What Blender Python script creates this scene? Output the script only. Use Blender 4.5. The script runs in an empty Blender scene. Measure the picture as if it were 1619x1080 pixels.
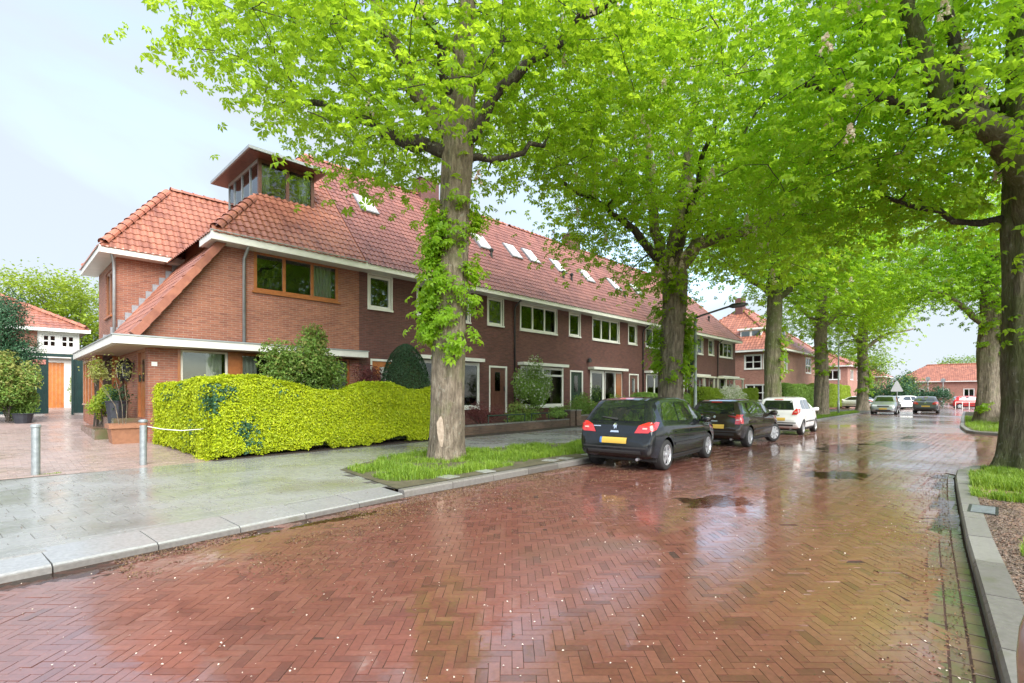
import bpy, math, random
import numpy as np
from mathutils import Matrix, Vector
from mathutils.bvhtree import BVHTree

# ---------------------------------------------------------------- camera, sky, sun, exposure
S = bpy.context.scene
CAMH = 1.55
CR = np.array((.6958, -.7183)); CD = np.array((.7183, .6958))     # camera right / depth on the ground plane
cd = bpy.data.cameras.new('camera'); cam = bpy.data.objects.new('camera', cd)
S.collection.objects.link(cam); S.camera = cam
cam.location = (0, 0, CAMH); cam.rotation_euler = (math.radians(90), 0, math.radians(44.09 - 90))
cd.sensor_width = 36; cd.lens = 36 * 798 / 1619; cd.shift_y = 85 / 1619; cd.clip_end = 2000; cd.clip_start = .05

W = bpy.data.worlds.new('World'); S.world = W; W.use_nodes = True
nt = W.node_tree; nt.nodes.clear()
def wn(t, **k):
    n = nt.nodes.new(t)
    for a, b in k.items(): setattr(n, a, b)
    return n
SUN_EL, SUN_AZ = math.radians(44), math.radians(248)      # high soft sun from behind the camera's left
sky = wn('ShaderNodeTexSky', sky_type='NISHITA', sun_disc=False, sun_elevation=SUN_EL, sun_rotation=math.radians(90) - SUN_AZ)
tc = wn('ShaderNodeTexCoord'); nz = wn('ShaderNodeTexNoise'); nz.inputs['Scale'].default_value = 1.6
nz.inputs['Detail'].default_value = 5; nz.inputs['Distortion'].default_value = .6
mp = wn('ShaderNodeMapping'); mp.inputs['Scale'].default_value = (1, 1, 2.4)
rp = wn('ShaderNodeValToRGB'); rp.color_ramp.elements[0].position = .38; rp.color_ramp.elements[1].position = .58
rp.color_ramp.elements[0].color = (.50, .50, .50, 1); rp.color_ramp.elements[1].color = (.97, .97, .97, 1)
mx = wn('ShaderNodeMix', data_type='RGBA'); bg = wn('ShaderNodeBackground'); wo = wn('ShaderNodeOutputWorld')
mx.inputs['B'].default_value = (1.30, 1.44, 1.60, 1)          # bright thin overcast
bg.inputs['Strength'].default_value = .10
L = nt.links
L.new(tc.outputs['Generated'], mp.inputs['Vector']); L.new(mp.outputs['Vector'], nz.inputs['Vector'])
L.new(nz.outputs['Fac'], rp.inputs['Fac']); L.new(rp.outputs['Color'], mx.inputs['Factor'])
L.new(sky.outputs['Color'], mx.inputs['A']); L.new(mx.outputs['Result'], bg.inputs['Color']); L.new(bg.outputs[0], wo.inputs[0])

sl = bpy.data.lights.new('sun', 'SUN'); sl.energy = 1.5; sl.angle = math.radians(60); sl.color = (1, .96, .9)
so = bpy.data.objects.new('sun', sl); S.collection.objects.link(so)
sd = Vector((math.cos(SUN_EL) * math.cos(SUN_AZ), math.cos(SUN_EL) * math.sin(SUN_AZ), math.sin(SUN_EL)))
so.rotation_euler = sd.to_track_quat('Z', 'Y').to_euler(); so.location = (0, 0, 40)
vs = S.view_settings; vs.view_transform = 'Standard'; vs.look = 'None'; vs.exposure = 2.6; vs.gamma = 1
S.render.engine = 'CYCLES'; S.cycles.use_denoising = True
S.cycles.max_bounces = 8; S.cycles.transparent_max_bounces = 12; S.cycles.diffuse_bounces = 4
S.cycles.glossy_bounces = 3; S.cycles.transmission_bounces = 6; S.cycles.caustics_reflective = False; S.cycles.caustics_refractive = False
S.cycles.sample_clamp_indirect = 6

R = random.Random(5); NR = np.random.default_rng(7)
col = S.collection
def C(xc, d): return (CR[0] * xc + CD[0] * d, CR[1] * xc + CD[1] * d)     # camera-relative metres -> street frame
def depth(x, y): return CD[0] * x + CD[1] * y

# ---------------------------------------------------------------- materials
def new_mat(name):
    m = bpy.data.materials.new(name); m.use_nodes = True; t = m.node_tree
    return m, t, t.nodes['Principled BSDF'], t.nodes, t.links
def node(N, t, **k):
    n = N.new(t)
    for a, b in k.items(): setattr(n, a, b)
    return n
def rnd_fac(N, Lk):
    a = node(N, 'ShaderNodeAttribute', attribute_name='rnd'); o = node(N, 'ShaderNodeObjectInfo')
    s = node(N, 'ShaderNodeMath', operation='ADD'); f = node(N, 'ShaderNodeMath', operation='FRACT')
    Lk.new(a.outputs['Fac'], s.inputs[0]); Lk.new(o.outputs['Random'], s.inputs[1]); Lk.new(s.outputs[0], f.inputs[0])
    return f.outputs[0]
def c4(c): return (c[0], c[1], c[2], 1)
def tex_noise(N, Lk, scale, detail=4, coord='Object', vec=None, rough=.55):
    n = node(N, 'ShaderNodeTexNoise'); n.inputs['Scale'].default_value = scale; n.inputs['Detail'].default_value = detail
    n.inputs['Roughness'].default_value = rough
    if vec is None:
        tcn = node(N, 'ShaderNodeNewGeometry') if coord == 'World' else node(N, 'ShaderNodeTexCoord')
        vec = tcn.outputs['Position'] if coord == 'World' else tcn.outputs[coord]
    Lk.new(vec, n.inputs['Vector']); return n
def ramp(N, Lk, src, stops):
    r = node(N, 'ShaderNodeValToRGB'); e = r.color_ramp.elements
    while len(e) < len(stops): e.new(.5)
    for i, (p, c) in enumerate(stops):
        e[i].position = p; e[i].color = c4(c) if not isinstance(c, (int, float)) else (c, c, c, 1)
    Lk.new(src, r.inputs['Fac']); return r.outputs['Color']
def mixc(N, Lk, fac, a, b, mode='MIX'):
    m = node(N, 'ShaderNodeMix', data_type='RGBA', blend_type=mode)
    for key, v in (('Factor', fac), ('A', a), ('B', b)):
        if hasattr(v, 'is_linked') or hasattr(v, 'links'): Lk.new(v, m.inputs[key])
        else: m.inputs[key].default_value = v if isinstance(v, (int, float)) else c4(v)
    return m.outputs['Result']
def bump(N, Lk, src, B, strength=.4, dist=.01):
    b = node(N, 'ShaderNodeBump'); b.inputs['Strength'].default_value = strength; b.inputs['Distance'].default_value = dist
    Lk.new(src, b.inputs['Height']); Lk.new(b.outputs[0], B.inputs['Normal']); return b
MATS = {}
def M(name, c1, c2=None, rough=.6, ns=8, bs=0, bst=.3, bd=.01, metal=0, coat=0, rnd=None, spec=.5, coord='World', coat_r=.05):
    """plain surface: two tones mixed by noise, optional per-piece tone, fine bump"""
    if name in MATS: return MATS[name]
    m, t, B, N, Lk = new_mat(name)
    c2 = c2 or tuple(v * .75 for v in c1)
    n = tex_noise(N, Lk, ns, 5, coord)
    cc = ramp(N, Lk, n.outputs['Fac'], [(.3, c2), (.7, c1)])
    if rnd:
        rf = rnd_fac(N, Lk)
        cc = mixc(N, Lk, .8, cc, ramp(N, Lk, rf, [(0, rnd[0]), (.5, (1, 1, 1)), (1, rnd[1])]), 'MULTIPLY')
    Lk.new(cc, B.inputs['Base Color'])
    B.inputs['Roughness'].default_value = rough; B.inputs['Metallic'].default_value = metal
    B.inputs['Coat Weight'].default_value = coat; B.inputs['Coat Roughness'].default_value = coat_r
    B.inputs['Specular IOR Level'].default_value = spec
    if bs:
        n2 = tex_noise(N, Lk, bs, 4, coord); bump(N, Lk, n2.outputs['Fac'], B, bst, bd)
    MATS[name] = m; return m
def brick_mat(name, c1, c2, mort, rowh=.063, bw=.225, blotch=.35):
    m, t, B, N, Lk = new_mat(name)
    g = node(N, 'ShaderNodeNewGeometry'); sx = node(N, 'ShaderNodeSeparateXYZ'); Lk.new(g.outputs['Position'], sx.inputs[0])
    ad = node(N, 'ShaderNodeMath', operation='ADD'); Lk.new(sx.outputs[0], ad.inputs[0]); Lk.new(sx.outputs[1], ad.inputs[1])
    cb = node(N, 'ShaderNodeCombineXYZ'); Lk.new(ad.outputs[0], cb.inputs[0]); Lk.new(sx.outputs[2], cb.inputs[1])
    b = node(N, 'ShaderNodeTexBrick'); b.inputs['Scale'].default_value = 1; b.inputs['Brick Width'].default_value = bw
    b.inputs['Row Height'].default_value = rowh; b.inputs['Mortar Size'].default_value = .006; b.inputs['Mortar Smooth'].default_value = .3
    b.inputs['Color1'].default_value = c4(c1); b.inputs['Color2'].default_value = c4(c2); b.inputs['Mortar'].default_value = c4(mort)
    Lk.new(cb.outputs[0], b.inputs['Vector'])
    n = tex_noise(N, Lk, .9, 5, vec=g.outputs['Position']); 
    st = node(N, 'ShaderNodeMapping'); st.inputs['Scale'].default_value = (3, 3, 14); Lk.new(g.outputs['Position'], st.inputs[0])
    n3 = tex_noise(N, Lk, 1.3, 3, vec=st.outputs[0])
    cc = mixc(N, Lk, blotch, b.outputs['Color'], ramp(N, Lk, n.outputs['Fac'], [(.3, .45), (.7, 1.25)]), 'MULTIPLY')
    cc = mixc(N, Lk, .5, cc, ramp(N, Lk, n3.outputs['Fac'], [(.32, .55), (.68, 1.3)]), 'MULTIPLY')
    Lk.new(cc, B.inputs['Base Color']); B.inputs['Roughness'].default_value = .75
    iv = node(N, 'ShaderNodeMath', operation='SUBTRACT'); iv.inputs[0].default_value = 1; Lk.new(b.outputs['Fac'], iv.inputs[1])
    bump(N, Lk, iv.outputs[0], B, .7, .01); MATS[name] = m; return m
def wet_mat(name, tones, wet_r=(.06, .38), coat=1.0, grime=None, bs=60, scale=.55, base_r=.6, ior=1.6):
    """wet paving: per-piece tone, damp patches of varying gloss"""
    m, t, B, N, Lk = new_mat(name)
    g = node(N, 'ShaderNodeNewGeometry'); P = g.outputs['Position']
    rf = rnd_fac(N, Lk); cc = ramp(N, Lk, rf, [(i / (len(tones) - 1), c) for i, c in enumerate(tones)])
    big = tex_noise(N, Lk, scale, 4, vec=P); fine = tex_noise(N, Lk, 30, 4, vec=P)
    cc = mixc(N, Lk, .4, cc, ramp(N, Lk, fine.outputs['Fac'], [(.3, .5), (.72, 1.3)]), 'MULTIPLY')
    if grime:
        gn = tex_noise(N, Lk, grime[1], 6, vec=P); cc = mixc(N, Lk, ramp(N, Lk, gn.outputs['Fac'], [(grime[2], 0.), (grime[2] + .16, .8)]), cc, grime[0])
    Lk.new(cc, B.inputs['Base Color']); B.inputs['Roughness'].default_value = base_r
    B.inputs['Coat Weight'].default_value = coat; B.inputs['Coat IOR'].default_value = ior
    mid = tex_noise(N, Lk, 7, 3, vec=P)
    am = node(N, 'ShaderNodeMath', operation='MULTIPLY_ADD'); am.inputs[1].default_value = .3; Lk.new(mid.outputs['Fac'], am.inputs[0]); Lk.new(big.outputs['Fac'], am.inputs[2])
    rr = node(N, 'ShaderNodeMapRange'); Lk.new(am.outputs[0], rr.inputs['Value'])
    rr.inputs['From Min'].default_value = .5; rr.inputs['From Max'].default_value = .8
    rr.inputs['To Min'].default_value = wet_r[0]; rr.inputs['To Max'].default_value = wet_r[1]
    Lk.new(rr.outputs[0], B.inputs['Coat Roughness'])
    nb = tex_noise(N, Lk, bs, 3, vec=P); bb = bump(N, Lk, nb.outputs['Fac'], B, .14, .003)
    nb2 = tex_noise(N, Lk, 11, 2, vec=P); b2 = node(N, 'ShaderNodeBump'); b2.inputs['Strength'].default_value = .18; b2.inputs['Distance'].default_value = .004
    Lk.new(nb2.outputs['Fac'], b2.inputs['Height']); Lk.new(b2.outputs[0], B.inputs['Coat Normal'])
    MATS[name] = m; return m
def leaf_mat(name, dark, light, trans, rough=.45, tw=.45):
    m, t, B, N, Lk = new_mat(name)
    rf = rnd_fac(N, Lk); n = tex_noise(N, Lk, .8, 3, 'World')
    s = node(N, 'ShaderNodeMath', operation='MULTIPLY_ADD'); s.inputs[1].default_value = .55; Lk.new(rf, s.inputs[0]); 
    h = node(N, 'ShaderNodeMath', operation='MULTIPLY'); h.inputs[1].default_value = .55; Lk.new(n.outputs['Fac'], h.inputs[0]); Lk.new(h.outputs[0], s.inputs[2])
    cc = ramp(N, Lk, s.outputs[0], [(.12, dark), (.5, tuple((a + b) / 2 for a, b in zip(dark, light))), (.85, light)])
    Lk.new(cc, B.inputs['Base Color']); B.inputs['Roughness'].default_value = rough; B.inputs['Specular IOR Level'].default_value = .35
    tr = node(N, 'ShaderNodeBsdfTranslucent'); tcn = ramp(N, Lk, s.outputs[0], [(.1, tuple(v * .72 for v in trans)), (.85, trans)])
    Lk.new(tcn, tr.inputs['Color']); ms = node(N, 'ShaderNodeMixShader'); ms.inputs[0].default_value = tw
    Lk.new(B.outputs[0], ms.inputs[1]); Lk.new(tr.outputs[0], ms.inputs[2]); Lk.new(ms.outputs[0], N['Material Output'].inputs[0])
    MATS[name] = m; return m
def glass_mat(name, tint=(.82, .86, .83), ior=1.7, rough=.015):
    m, t, B, N, Lk = new_mat(name); N.remove(B)
    f = node(N, 'ShaderNodeFresnel'); f.inputs['IOR'].default_value = ior
    a = node(N, 'ShaderNodeBsdfTransparent'); a.inputs[0].default_value = c4(tint)
    g = node(N, 'ShaderNodeBsdfGlossy'); g.inputs['Roughness'].default_value = rough; g.inputs['Color'].default_value = (.95, .97, .96, 1)
    n = tex_noise(N, Lk, 1.3, 2, 'World'); b = node(N, 'ShaderNodeBump'); b.inputs['Strength'].default_value = .08; b.inputs['Distance'].default_value = .02
    Lk.new(n.outputs['Fac'], b.inputs['Height']); Lk.new(b.outputs[0], g.inputs['Normal'])
    x = node(N, 'ShaderNodeMixShader'); Lk.new(f.outputs[0], x.inputs[0]); Lk.new(a.outputs[0], x.inputs[1]); Lk.new(g.outputs[0], x.inputs[2])
    Lk.new(x.outputs[0], N['Material Output'].inputs[0]); MATS[name] = m; return m
def bark_mat(name, c1, c2, moss, moss_at=.5):
    m, t, B, N, Lk = new_mat(name)
    g = node(N, 'ShaderNodeNewGeometry'); P = g.outputs['Position']
    st = node(N, 'ShaderNodeMapping'); st.inputs['Scale'].default_value = (1, 1, .22); Lk.new(P, st.inputs[0])
    n = tex_noise(N, Lk, 14, 6, vec=st.outputs[0], rough=.7); n2 = tex_noise(N, Lk, 1.7, 4, vec=P); n3 = tex_noise(N, Lk, 9, 4, vec=P)
    cc = ramp(N, Lk, n.outputs['Fac'], [(.3, tuple(v * .35 for v in c1)), (.48, c1), (.72, c2)])
    cc = mixc(N, Lk, ramp(N, Lk, n2.outputs['Fac'], [(moss_at, 0.), (moss_at + .15, .65)]), cc, moss)
    cc = mixc(N, Lk, ramp(N, Lk, n3.outputs['Fac'], [(.6, 0.), (.7, .5)]), cc, (.36, .37, .30))
    Lk.new(cc, B.inputs['Base Color']); B.inputs['Roughness'].default_value = .8
    bump(N, Lk, n.outputs['Fac'], B, 1, .12); MATS[name] = m; return m

M('white_paint', (.80, .80, .76), (.70, .70, .66), .45, 3, 40, .1); M('white_render', (.78, .77, .74), (.68, .67, .63), .7, 2, 30, .2)
M('cream_paint', (.74, .71, .62), (.66, .63, .54), .5, 3); M('varnish_wood', (.40, .145, .045), (.27, .09, .03), .35, 9, 50, .15, coat=.3)
M('brown_wood', (.16, .07, .05), (.10, .045, .035), .4, 9); M('orange_wood', (.55, .20, .05), (.42, .14, .035), .4, 7)
M('green_paint', (.012, .055, .05), (.008, .035, .035), .4, 4); M('dark_green_paint', (.02, .045, .03), (.015, .03, .02), .5, 6)
M('zinc', (.42, .45, .46), (.30, .33, .34), .45, 6, metal=.4); M('galvanised', (.36, .39, .40), (.24, .27, .28), .45, 14, 60, .1, metal=.5)
M('lead', (.30, .31, .34), (.20, .21, .23), .6, 8); M('black_metal', (.015, .015, .017), (.03, .03, .03), .4, 6); M('lamp_skysheen_glass', (.75, .75, .7), (.7, .7, .66), .2)
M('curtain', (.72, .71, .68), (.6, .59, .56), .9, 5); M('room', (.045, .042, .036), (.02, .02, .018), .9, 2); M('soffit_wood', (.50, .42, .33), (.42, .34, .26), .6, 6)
M('terracotta', (.34, .16, .09), (.24, .11, .06), .7, 12, 60, .2); M('slate', (.03, .035, .045), (.02, .022, .03), .5, 8); M('soil', (.06, .042, .028), (.03, .02, .014), .95, 12, 60, .6)
M('plaster_dark', (.10, .09, .08), (.07, .06, .055), .7, 6); M('sign_grey', (.30, .31, .33), (.25, .26, .27), .4, 5); M('red_sign', (.6, .25, .2), (.5, .2, .16), .5, 6)
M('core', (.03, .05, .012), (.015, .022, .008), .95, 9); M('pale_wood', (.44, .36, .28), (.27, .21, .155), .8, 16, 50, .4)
brick_mat('brick_orange', (.36, .135, .08), (.27, .092, .06), (.36, .27, .21)); brick_mat('brick_dark', (.155, .058, .048), (.115, .042, .038), (.13, .095, .085), blotch=.3)
brick_mat('brick_pink', (.40, .19, .14), (.34, .15, .11), (.42, .32, .27)); brick_mat('brick_garden', (.17, .10, .07), (.12, .075, .055), (.16, .14, .11), blotch=.8)
TR = ((.72, .68, .68), (1.22, 1.2, 1.18))
M('tile_orange', (.37, .152, .095), (.25, .094, .064), .38, 1.3, coat=.25, coat_r=.2, rnd=TR, bs=40, bst=.15); M('tile_purple', (.265, .11, .088), (.18, .072, .06), .4, 1.1, coat=.2, coat_r=.25, rnd=TR, bs=40, bst=.15)
M('tile_far', (.42, .16, .09), (.30, .10, .06), .5, 1.5); M('tile_ridge', (.40, .16, .10), (.27, .095, .065), .5, 5, rnd=TR, bs=30, bst=.2)
wet_mat('wet_clinker', [(.115, .037, .027), (.170, .056, .038), (.19, .064, .043), (.15, .048, .034), (.205, .075, .052), (.163, .053, .038)], (.04, .24), ior=2.1, grime=((.085, .06, .038), .5, .58))
wet_mat('wet_gutter', [(.11, .055, .04), (.16, .075, .05), (.09, .05, .035)], (.1, .4), grime=((.055, .085, .016), 1.6, .44))
wet_mat('wet_slab', [(.265, .27, .268), (.285, .29, .288), (.27, .274, .27), (.24, .244, .238)], (.12, .40), ior=1.8, grime=((.16, .15, .115), .4, .54), coat=1)
wet_mat('wet_ramp', [(.25, .255, .255), (.275, .28, .28), (.26, .265, .26)], (.08, .3), coat=.9); wet_mat('wet_kerb', [(.15, .14, .13), (.21, .20, .185), (.12, .11, .10)], (.2, .5), coat=.4, grime=((.07, .075, .03), 2.2, .58))
wet_mat('wet_drive', [(.30, .22, .20), (.35, .255, .23), (.26, .19, .17), (.31, .24, .225)], (.12, .45), coat=.7)
wet_mat('wet_road_far', [(.17, .085, .07), (.17, .085, .07)], (.05, .30), scale=.25, ior=2.1)
M('pave_bed', (.085, .08, .068), (.05, .048, .038), .8, 12, 60, .4); M('wet_bed', (.075, .045, .035), (.045, .03, .024), .95, 20, 80, .5, spec=.1)
wet_mat('wet_path', [(.20, .12, .09), (.25, .15, .11), (.16, .10, .08)], (.2, .5), coat=.5, grime=((.07, .06, .04), 1.5, .5))
M('grass_soil', (.10, .085, .05), (.05, .05, .022), .9, 5, 40, .6); M('ground_far', (.12, .13, .07), (.09, .09, .06), .95, .4)
leaf_mat('leaf_chestnut', (.07, .185, .012), (.29, .46, .03), (.60, .85, .045), tw=.55); leaf_mat('leaf_chestnut_deep', (.06, .18, .014), (.26, .45, .03), (.56, .85, .045), tw=.55)
leaf_mat('leaf_golden', (.26, .38, .012), (.55, .62, .02), (.58, .64, .02), tw=.3); leaf_mat('leaf_dark', (.012, .045, .02), (.04, .095, .035), (.05, .12, .03), tw=.2)
leaf_mat('leaf_green', (.08, .18, .03), (.28, .42, .10), (.34, .5, .07), tw=.35); leaf_mat('leaf_tip', (.20, .26, .05), (.36, .36, .12), (.4, .4, .1), tw=.35)
leaf_mat('leaf_maroon', (.07, .02, .025), (.22, .075, .07), (.25, .06, .05), tw=.3); leaf_mat('leaf_lime', (.16, .26, .02), (.36, .46, .05), (.45, .58, .05), tw=.4)
leaf_mat('leaf_conifer', (.02, .075, .035), (.06, .15, .07), (.06, .14, .05), tw=.2); leaf_mat('petal', (.70, .54, .46), (.84, .76, .66), (.8, .7, .6), tw=.4)
leaf_mat('grass_blade', (.07, .17, .015), (.26, .38, .04), (.30, .46, .04), tw=.35); leaf_mat('white_flower', (.6, .62, .5), (.82, .82, .74), (.7, .7, .6), tw=.3)
M('litter', (.16, .10, .055), (.09, .055, .03), .8, 50, rnd=((.6, .6, .5), (1.5, 1.4, 1.2))); M('petal_fallen', (.55, .47, .40), (.6, .5, .42), .7, 50)
glass_mat('glass'); glass_mat('glass_bright', (.8, .85, .85), 1.8)
bark_mat('bark', (.20, .16, .115), (.40, .34, .26), (.14, .15, .06), .54); bark_mat('bark_mossy', (.14, .125, .075), (.27, .24, .16), (.085, .115, .022), .42); bark_mat('bark_branch', (.06, .048, .036), (.12, .10, .075), (.07, .08, .04), .6)

# ---------------------------------------------------------------- builders
WM = {}                                                    # things built in street coordinates
I4 = Matrix.Identity(4)
def mesh_np(name, V, F, mat=None, rnd=None, smooth=False):
    V = np.asarray(V, np.float32); F = np.asarray(F, np.int32); k = F.shape[1]
    me = bpy.data.meshes.new(name); me.vertices.add(len(V)); me.vertices.foreach_set('co', V.ravel())
    me.loops.add(F.size); me.loops.foreach_set('vertex_index', F.ravel()); me.polygons.add(len(F))
    me.polygons.foreach_set('loop_start', np.arange(0, F.size, k, dtype=np.int32))
    me.polygons.foreach_set('use_smooth', np.full(len(F), bool(smooth)))
    if rnd is not None:
        a = me.attributes.new('rnd', 'FLOAT', 'POINT'); a.data.foreach_set('value', np.asarray(rnd, np.float32))
    me.update(calc_edges=True)
    if mat: me.materials.append(MATS[mat])
    return me
def link(name, me, parent=None, kind=None):
    o = bpy.data.objects.new(name, me); col.objects.link(o)
    if parent is not None:
        o.parent = parent
        if parent in WM: o.matrix_parent_inverse = WM[parent].inverted(); WM[o] = I4
    else: WM[o] = I4
    if kind: o['kind'] = kind
    return o
def tag(o, label, cat, group=None):
    o['label'] = label; o['category'] = cat
    if group: o['group'] = group
    return o
def thing(name, label, cat, loc, group=None, rz=None):
    o = bpy.data.objects.new(name, None); col.objects.link(o); o.empty_display_size = .3; o.location = loc
    if rz is None: WM[o] = Matrix.Translation(loc)
    else: o.rotation_euler = (0, 0, rz)
    return tag(o, label, cat, group)
class MB:
    def __init__(s): s.V = []; s.F = []
    def add(s, vs, fs):
        b = len(s.V); s.V += [tuple(v) for v in vs]; s.F += [tuple(b + i for i in f) for f in fs]; return s
    def box(s, x0, y0, z0, x1, y1, z1):
        return s.add([(x0, y0, z0), (x1, y0, z0), (x1, y1, z0), (x0, y1, z0), (x0, y0, z1), (x1, y0, z1), (x1, y1, z1), (x0, y1, z1)],
                     [(0, 3, 2, 1), (4, 5, 6, 7), (0, 1, 5, 4), (1, 2, 6, 5), (2, 3, 7, 6), (3, 0, 4, 7)])
    def poly(s, *vs): return s.add(vs, [tuple(range(len(vs)))])
    def prism(s, pts, d):                                   # polygon swept by vector d
        n = len(pts); q = [tuple(np.add(p, d)) for p in pts]
        return s.add(list(pts) + q, [tuple(range(n - 1, -1, -1)), tuple(range(n, 2 * n))] + [(i, (i + 1) % n, n + (i + 1) % n, n + i) for i in range(n)])
    def tube(s, pts, rad, n=8, cap=True):
        pts = [Vector(p) for p in pts]; rad = [rad] * len(pts) if isinstance(rad, (int, float)) else rad
        up = Vector((.3, .8, .52)); vs = []
        for i, p in enumerate(pts):
            d = (pts[min(i + 1, len(pts) - 1)] - pts[max(i - 1, 0)]).normalized()
            a = d.cross(up)
            a = (d.cross(Vector((1, 0, 0))) if a.length < .05 else a).normalized(); b = d.cross(a)
            vs += [p + (a * math.cos(t) + b * math.sin(t)) * rad[i] for t in [2 * math.pi * k / n for k in range(n)]]
        fs = [(i * n + k, i * n + (k + 1) % n, (i + 1) * n + (k + 1) % n, (i + 1) * n + k) for i in range(len(pts) - 1) for k in range(n)]
        if cap: fs += [tuple(range(n - 1, -1, -1)), tuple((len(pts) - 1) * n + k for k in range(n))]
        return s.add(vs, fs)
    def lathe(s, c, prof, n=16, axis='z'):                  # prof: (radius, height)
        vs = []
        for r, h in prof:
            for k in range(n):
                t = 2 * math.pi * k / n; a, b = r * math.cos(t), r * math.sin(t)
                vs.append((c[0] + a, c[1] + b, c[2] + h) if axis == 'z' else (c[0] + a, c[1] + h, c[2] + b))
        m = len(prof)
        fs = [(i * n + k, i * n + (k + 1) % n, (i + 1) * n + (k + 1) % n, (i + 1) * n + k) for i in range(m - 1) for k in range(n)]
        if axis != 'z': fs = [f[::-1] for f in fs]
        return s.add(vs, fs + [tuple(range(n - 1, -1, -1)), tuple((m - 1) * n + k for k in range(n))])
    def build(s, name, mat, parent=None, kind=None, smooth=False):
        me = bpy.data.meshes.new(name); me.from_pydata(s.V, [], s.F); me.materials.append(MATS[mat])
        if smooth: me.shade_smooth()
        return link(name, me, parent, kind)
def box(*a): return MB().box(*a)
NPART = 300
def pieces(name, parent, tv, tf, O, A, mat, nmax=NPART, keep=None, stuff_name=None):
    """alike pieces: the nearest ones are objects of their own sharing one mesh, the rest one joined part"""
    O = np.asarray(O, float); A = np.asarray(A, float); tv = np.asarray(tv, float); tf = np.asarray(tf, int)
    if not len(O): return
    d = np.hypot(O[:, 0], O[:, 1]) if keep is None else keep
    idx = np.argsort(d); own, rest = idx[:nmax], idx[nmax:]
    me = mesh_np(name, tv, tf, mat)
    for i in own:
        o = bpy.data.objects.new(name, me); col.objects.link(o); o.parent = parent
        mtx = Matrix.Identity(4)
        for r in range(3):
            for c in range(3): mtx[r][c] = A[i][c][r]
            mtx[r][3] = O[i][r]
        o.matrix_basis = mtx
    if len(rest):
        V = (O[rest][:, None, :] + np.einsum('nk,mkj->mnj', tv, A[rest])).reshape(-1, 3); n = len(tv)
        F = (tf[None] + (np.arange(len(rest)) * n)[:, None, None]).reshape(-1, tf.shape[1])
        link(stuff_name or name, mesh_np(name, V, F, mat, np.repeat(NR.random(len(rest)), n)), parent, 'stuff')
def slab_tpl(l, w, h, bev):
    """paver: bevelled top and skirt, origin at the middle of the top"""
    a, b = l / 2, w / 2
    v = [(-a, -b, -h), (a, -b, -h), (a, b, -h), (-a, b, -h), (-a, -b, -bev), (a, -b, -bev), (a, b, -bev), (-a, b, -bev),
         (-a + bev, -b + bev, 0), (a - bev, -b + bev, 0), (a - bev, b - bev, 0), (-a + bev, b - bev, 0)]
    return v, [(8, 9, 10, 11)] + [(i, (i + 1) % 4, 4 + (i + 1) % 4, 4 + i) for i in range(4)] + [(4 + i, 4 + (i + 1) % 4, 8 + (i + 1) % 4, 8 + i) for i in range(4)]
def plate_tpl(l, w, h):
    v, f = slab_tpl(l, w, h, 0); return v[:8], [(4, 5, 6, 7)] + f[1:5]
def basis(ang, tilt=0, n=None, slope=None):
    """rows = local axes; small random tilt per piece, optional fall along y"""
    ang = np.asarray(ang, float); m = len(ang); A = np.zeros((m, 3, 3))
    tx, ty = NR.normal(0, tilt, m), NR.normal(0, tilt, m)
    A[:, 0, 0] = np.cos(ang); A[:, 0, 1] = np.sin(ang); A[:, 1, 0] = -np.sin(ang); A[:, 1, 1] = np.cos(ang)
    sl_ = 0 if slope is None else slope
    A[:, 0, 2] = tx + A[:, 0, 1] * sl_; A[:, 1, 2] = ty + A[:, 1, 1] * sl_
    A[:, 2] = np.cross(A[:, 0], A[:, 1]); return A

# ---------------------------------------------------------------- ground profile
KL = [(-12, 4.9), (0, 5.93), (4.3, 6.5), (9.5, 6.8), (20, 7.3), (38, 8.0), (55, 8.4), (160, 11)]      # kerb on the houses' side
KR = [(-12, -1.2), (3.8, 0), (7.1, .27), (11, .53), (12.6, .62)]                                     # kerb on the near side
K2 = [(26.2, .45), (27.4, .98), (32, 1.4), (60, 2.4), (70, 2.7)]
def yl(x): return np.interp(x, *zip(*KL))
def yr(x): return np.interp(x, *zip(*KR))
def yb(x): return 12.0 + .095 * np.minimum(x, 30)                                                   # garden boundary
def zg(x, y):
    q = np.maximum(0, y - yb(x)); return .115 + .043 * np.minimum(q, 20)
def hash2(i, j): return np.abs(np.sin(i * 127.1 + j * 311.7) * 43758.5453) % 1
def vnoise(x, y):
    i, j = np.floor(x), np.floor(y); f, g = x - i, y - j; f = f * f * (3 - 2 * f); g = g * g * (3 - 2 * g)
    return (hash2(i, j) * (1 - f) + hash2(i + 1, j) * f) * (1 - g) + (hash2(i, j + 1) * (1 - f) + hash2(i + 1, j + 1) * f) * g
PUD = [(7.3, 3.0, .8, .5), (.2, 5.75, 1.3, .22), (2.9, 5.95, 1.6, .18), (11.4, .75, 1.6, .3), (11.8, 2.2, 1.6, .9),
       (17.5, 3.4, 2.0, .5), (19.5, 1.9, 2.2, .4), (23, 2.6, 3.0, .6), (8.6, .5, 1.2, .2)]
def road_z(x, y):
    h = (vnoise(x * 1.3, y * 1.3) - .5) * .005 + (vnoise(x * .45 + 9, y * .45) - .5) * .006
    for px, py, rx, ry in PUD:
        q = ((x - px) / rx) ** 2 + ((y - py) / ry) ** 2 + (vnoise(x * 2.6 + px, y * 2.6) - .5) * 1.1
        h = h - .009 * np.exp(-np.clip(q, -.5, 30) ** 1.0)
    return h

def sheet(name, pts, z, mat, kind='structure', label=None):
    m = MB(); m.poly(*[(p[0], p[1], z if not callable(z) else float(z(*p))) for p in pts]); return m.build(name, mat, None, kind)
sheet('ground', [(-900, -900), (1200, -900), (1200, 900), (-900, 900)], -.25, 'ground_far')

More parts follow.
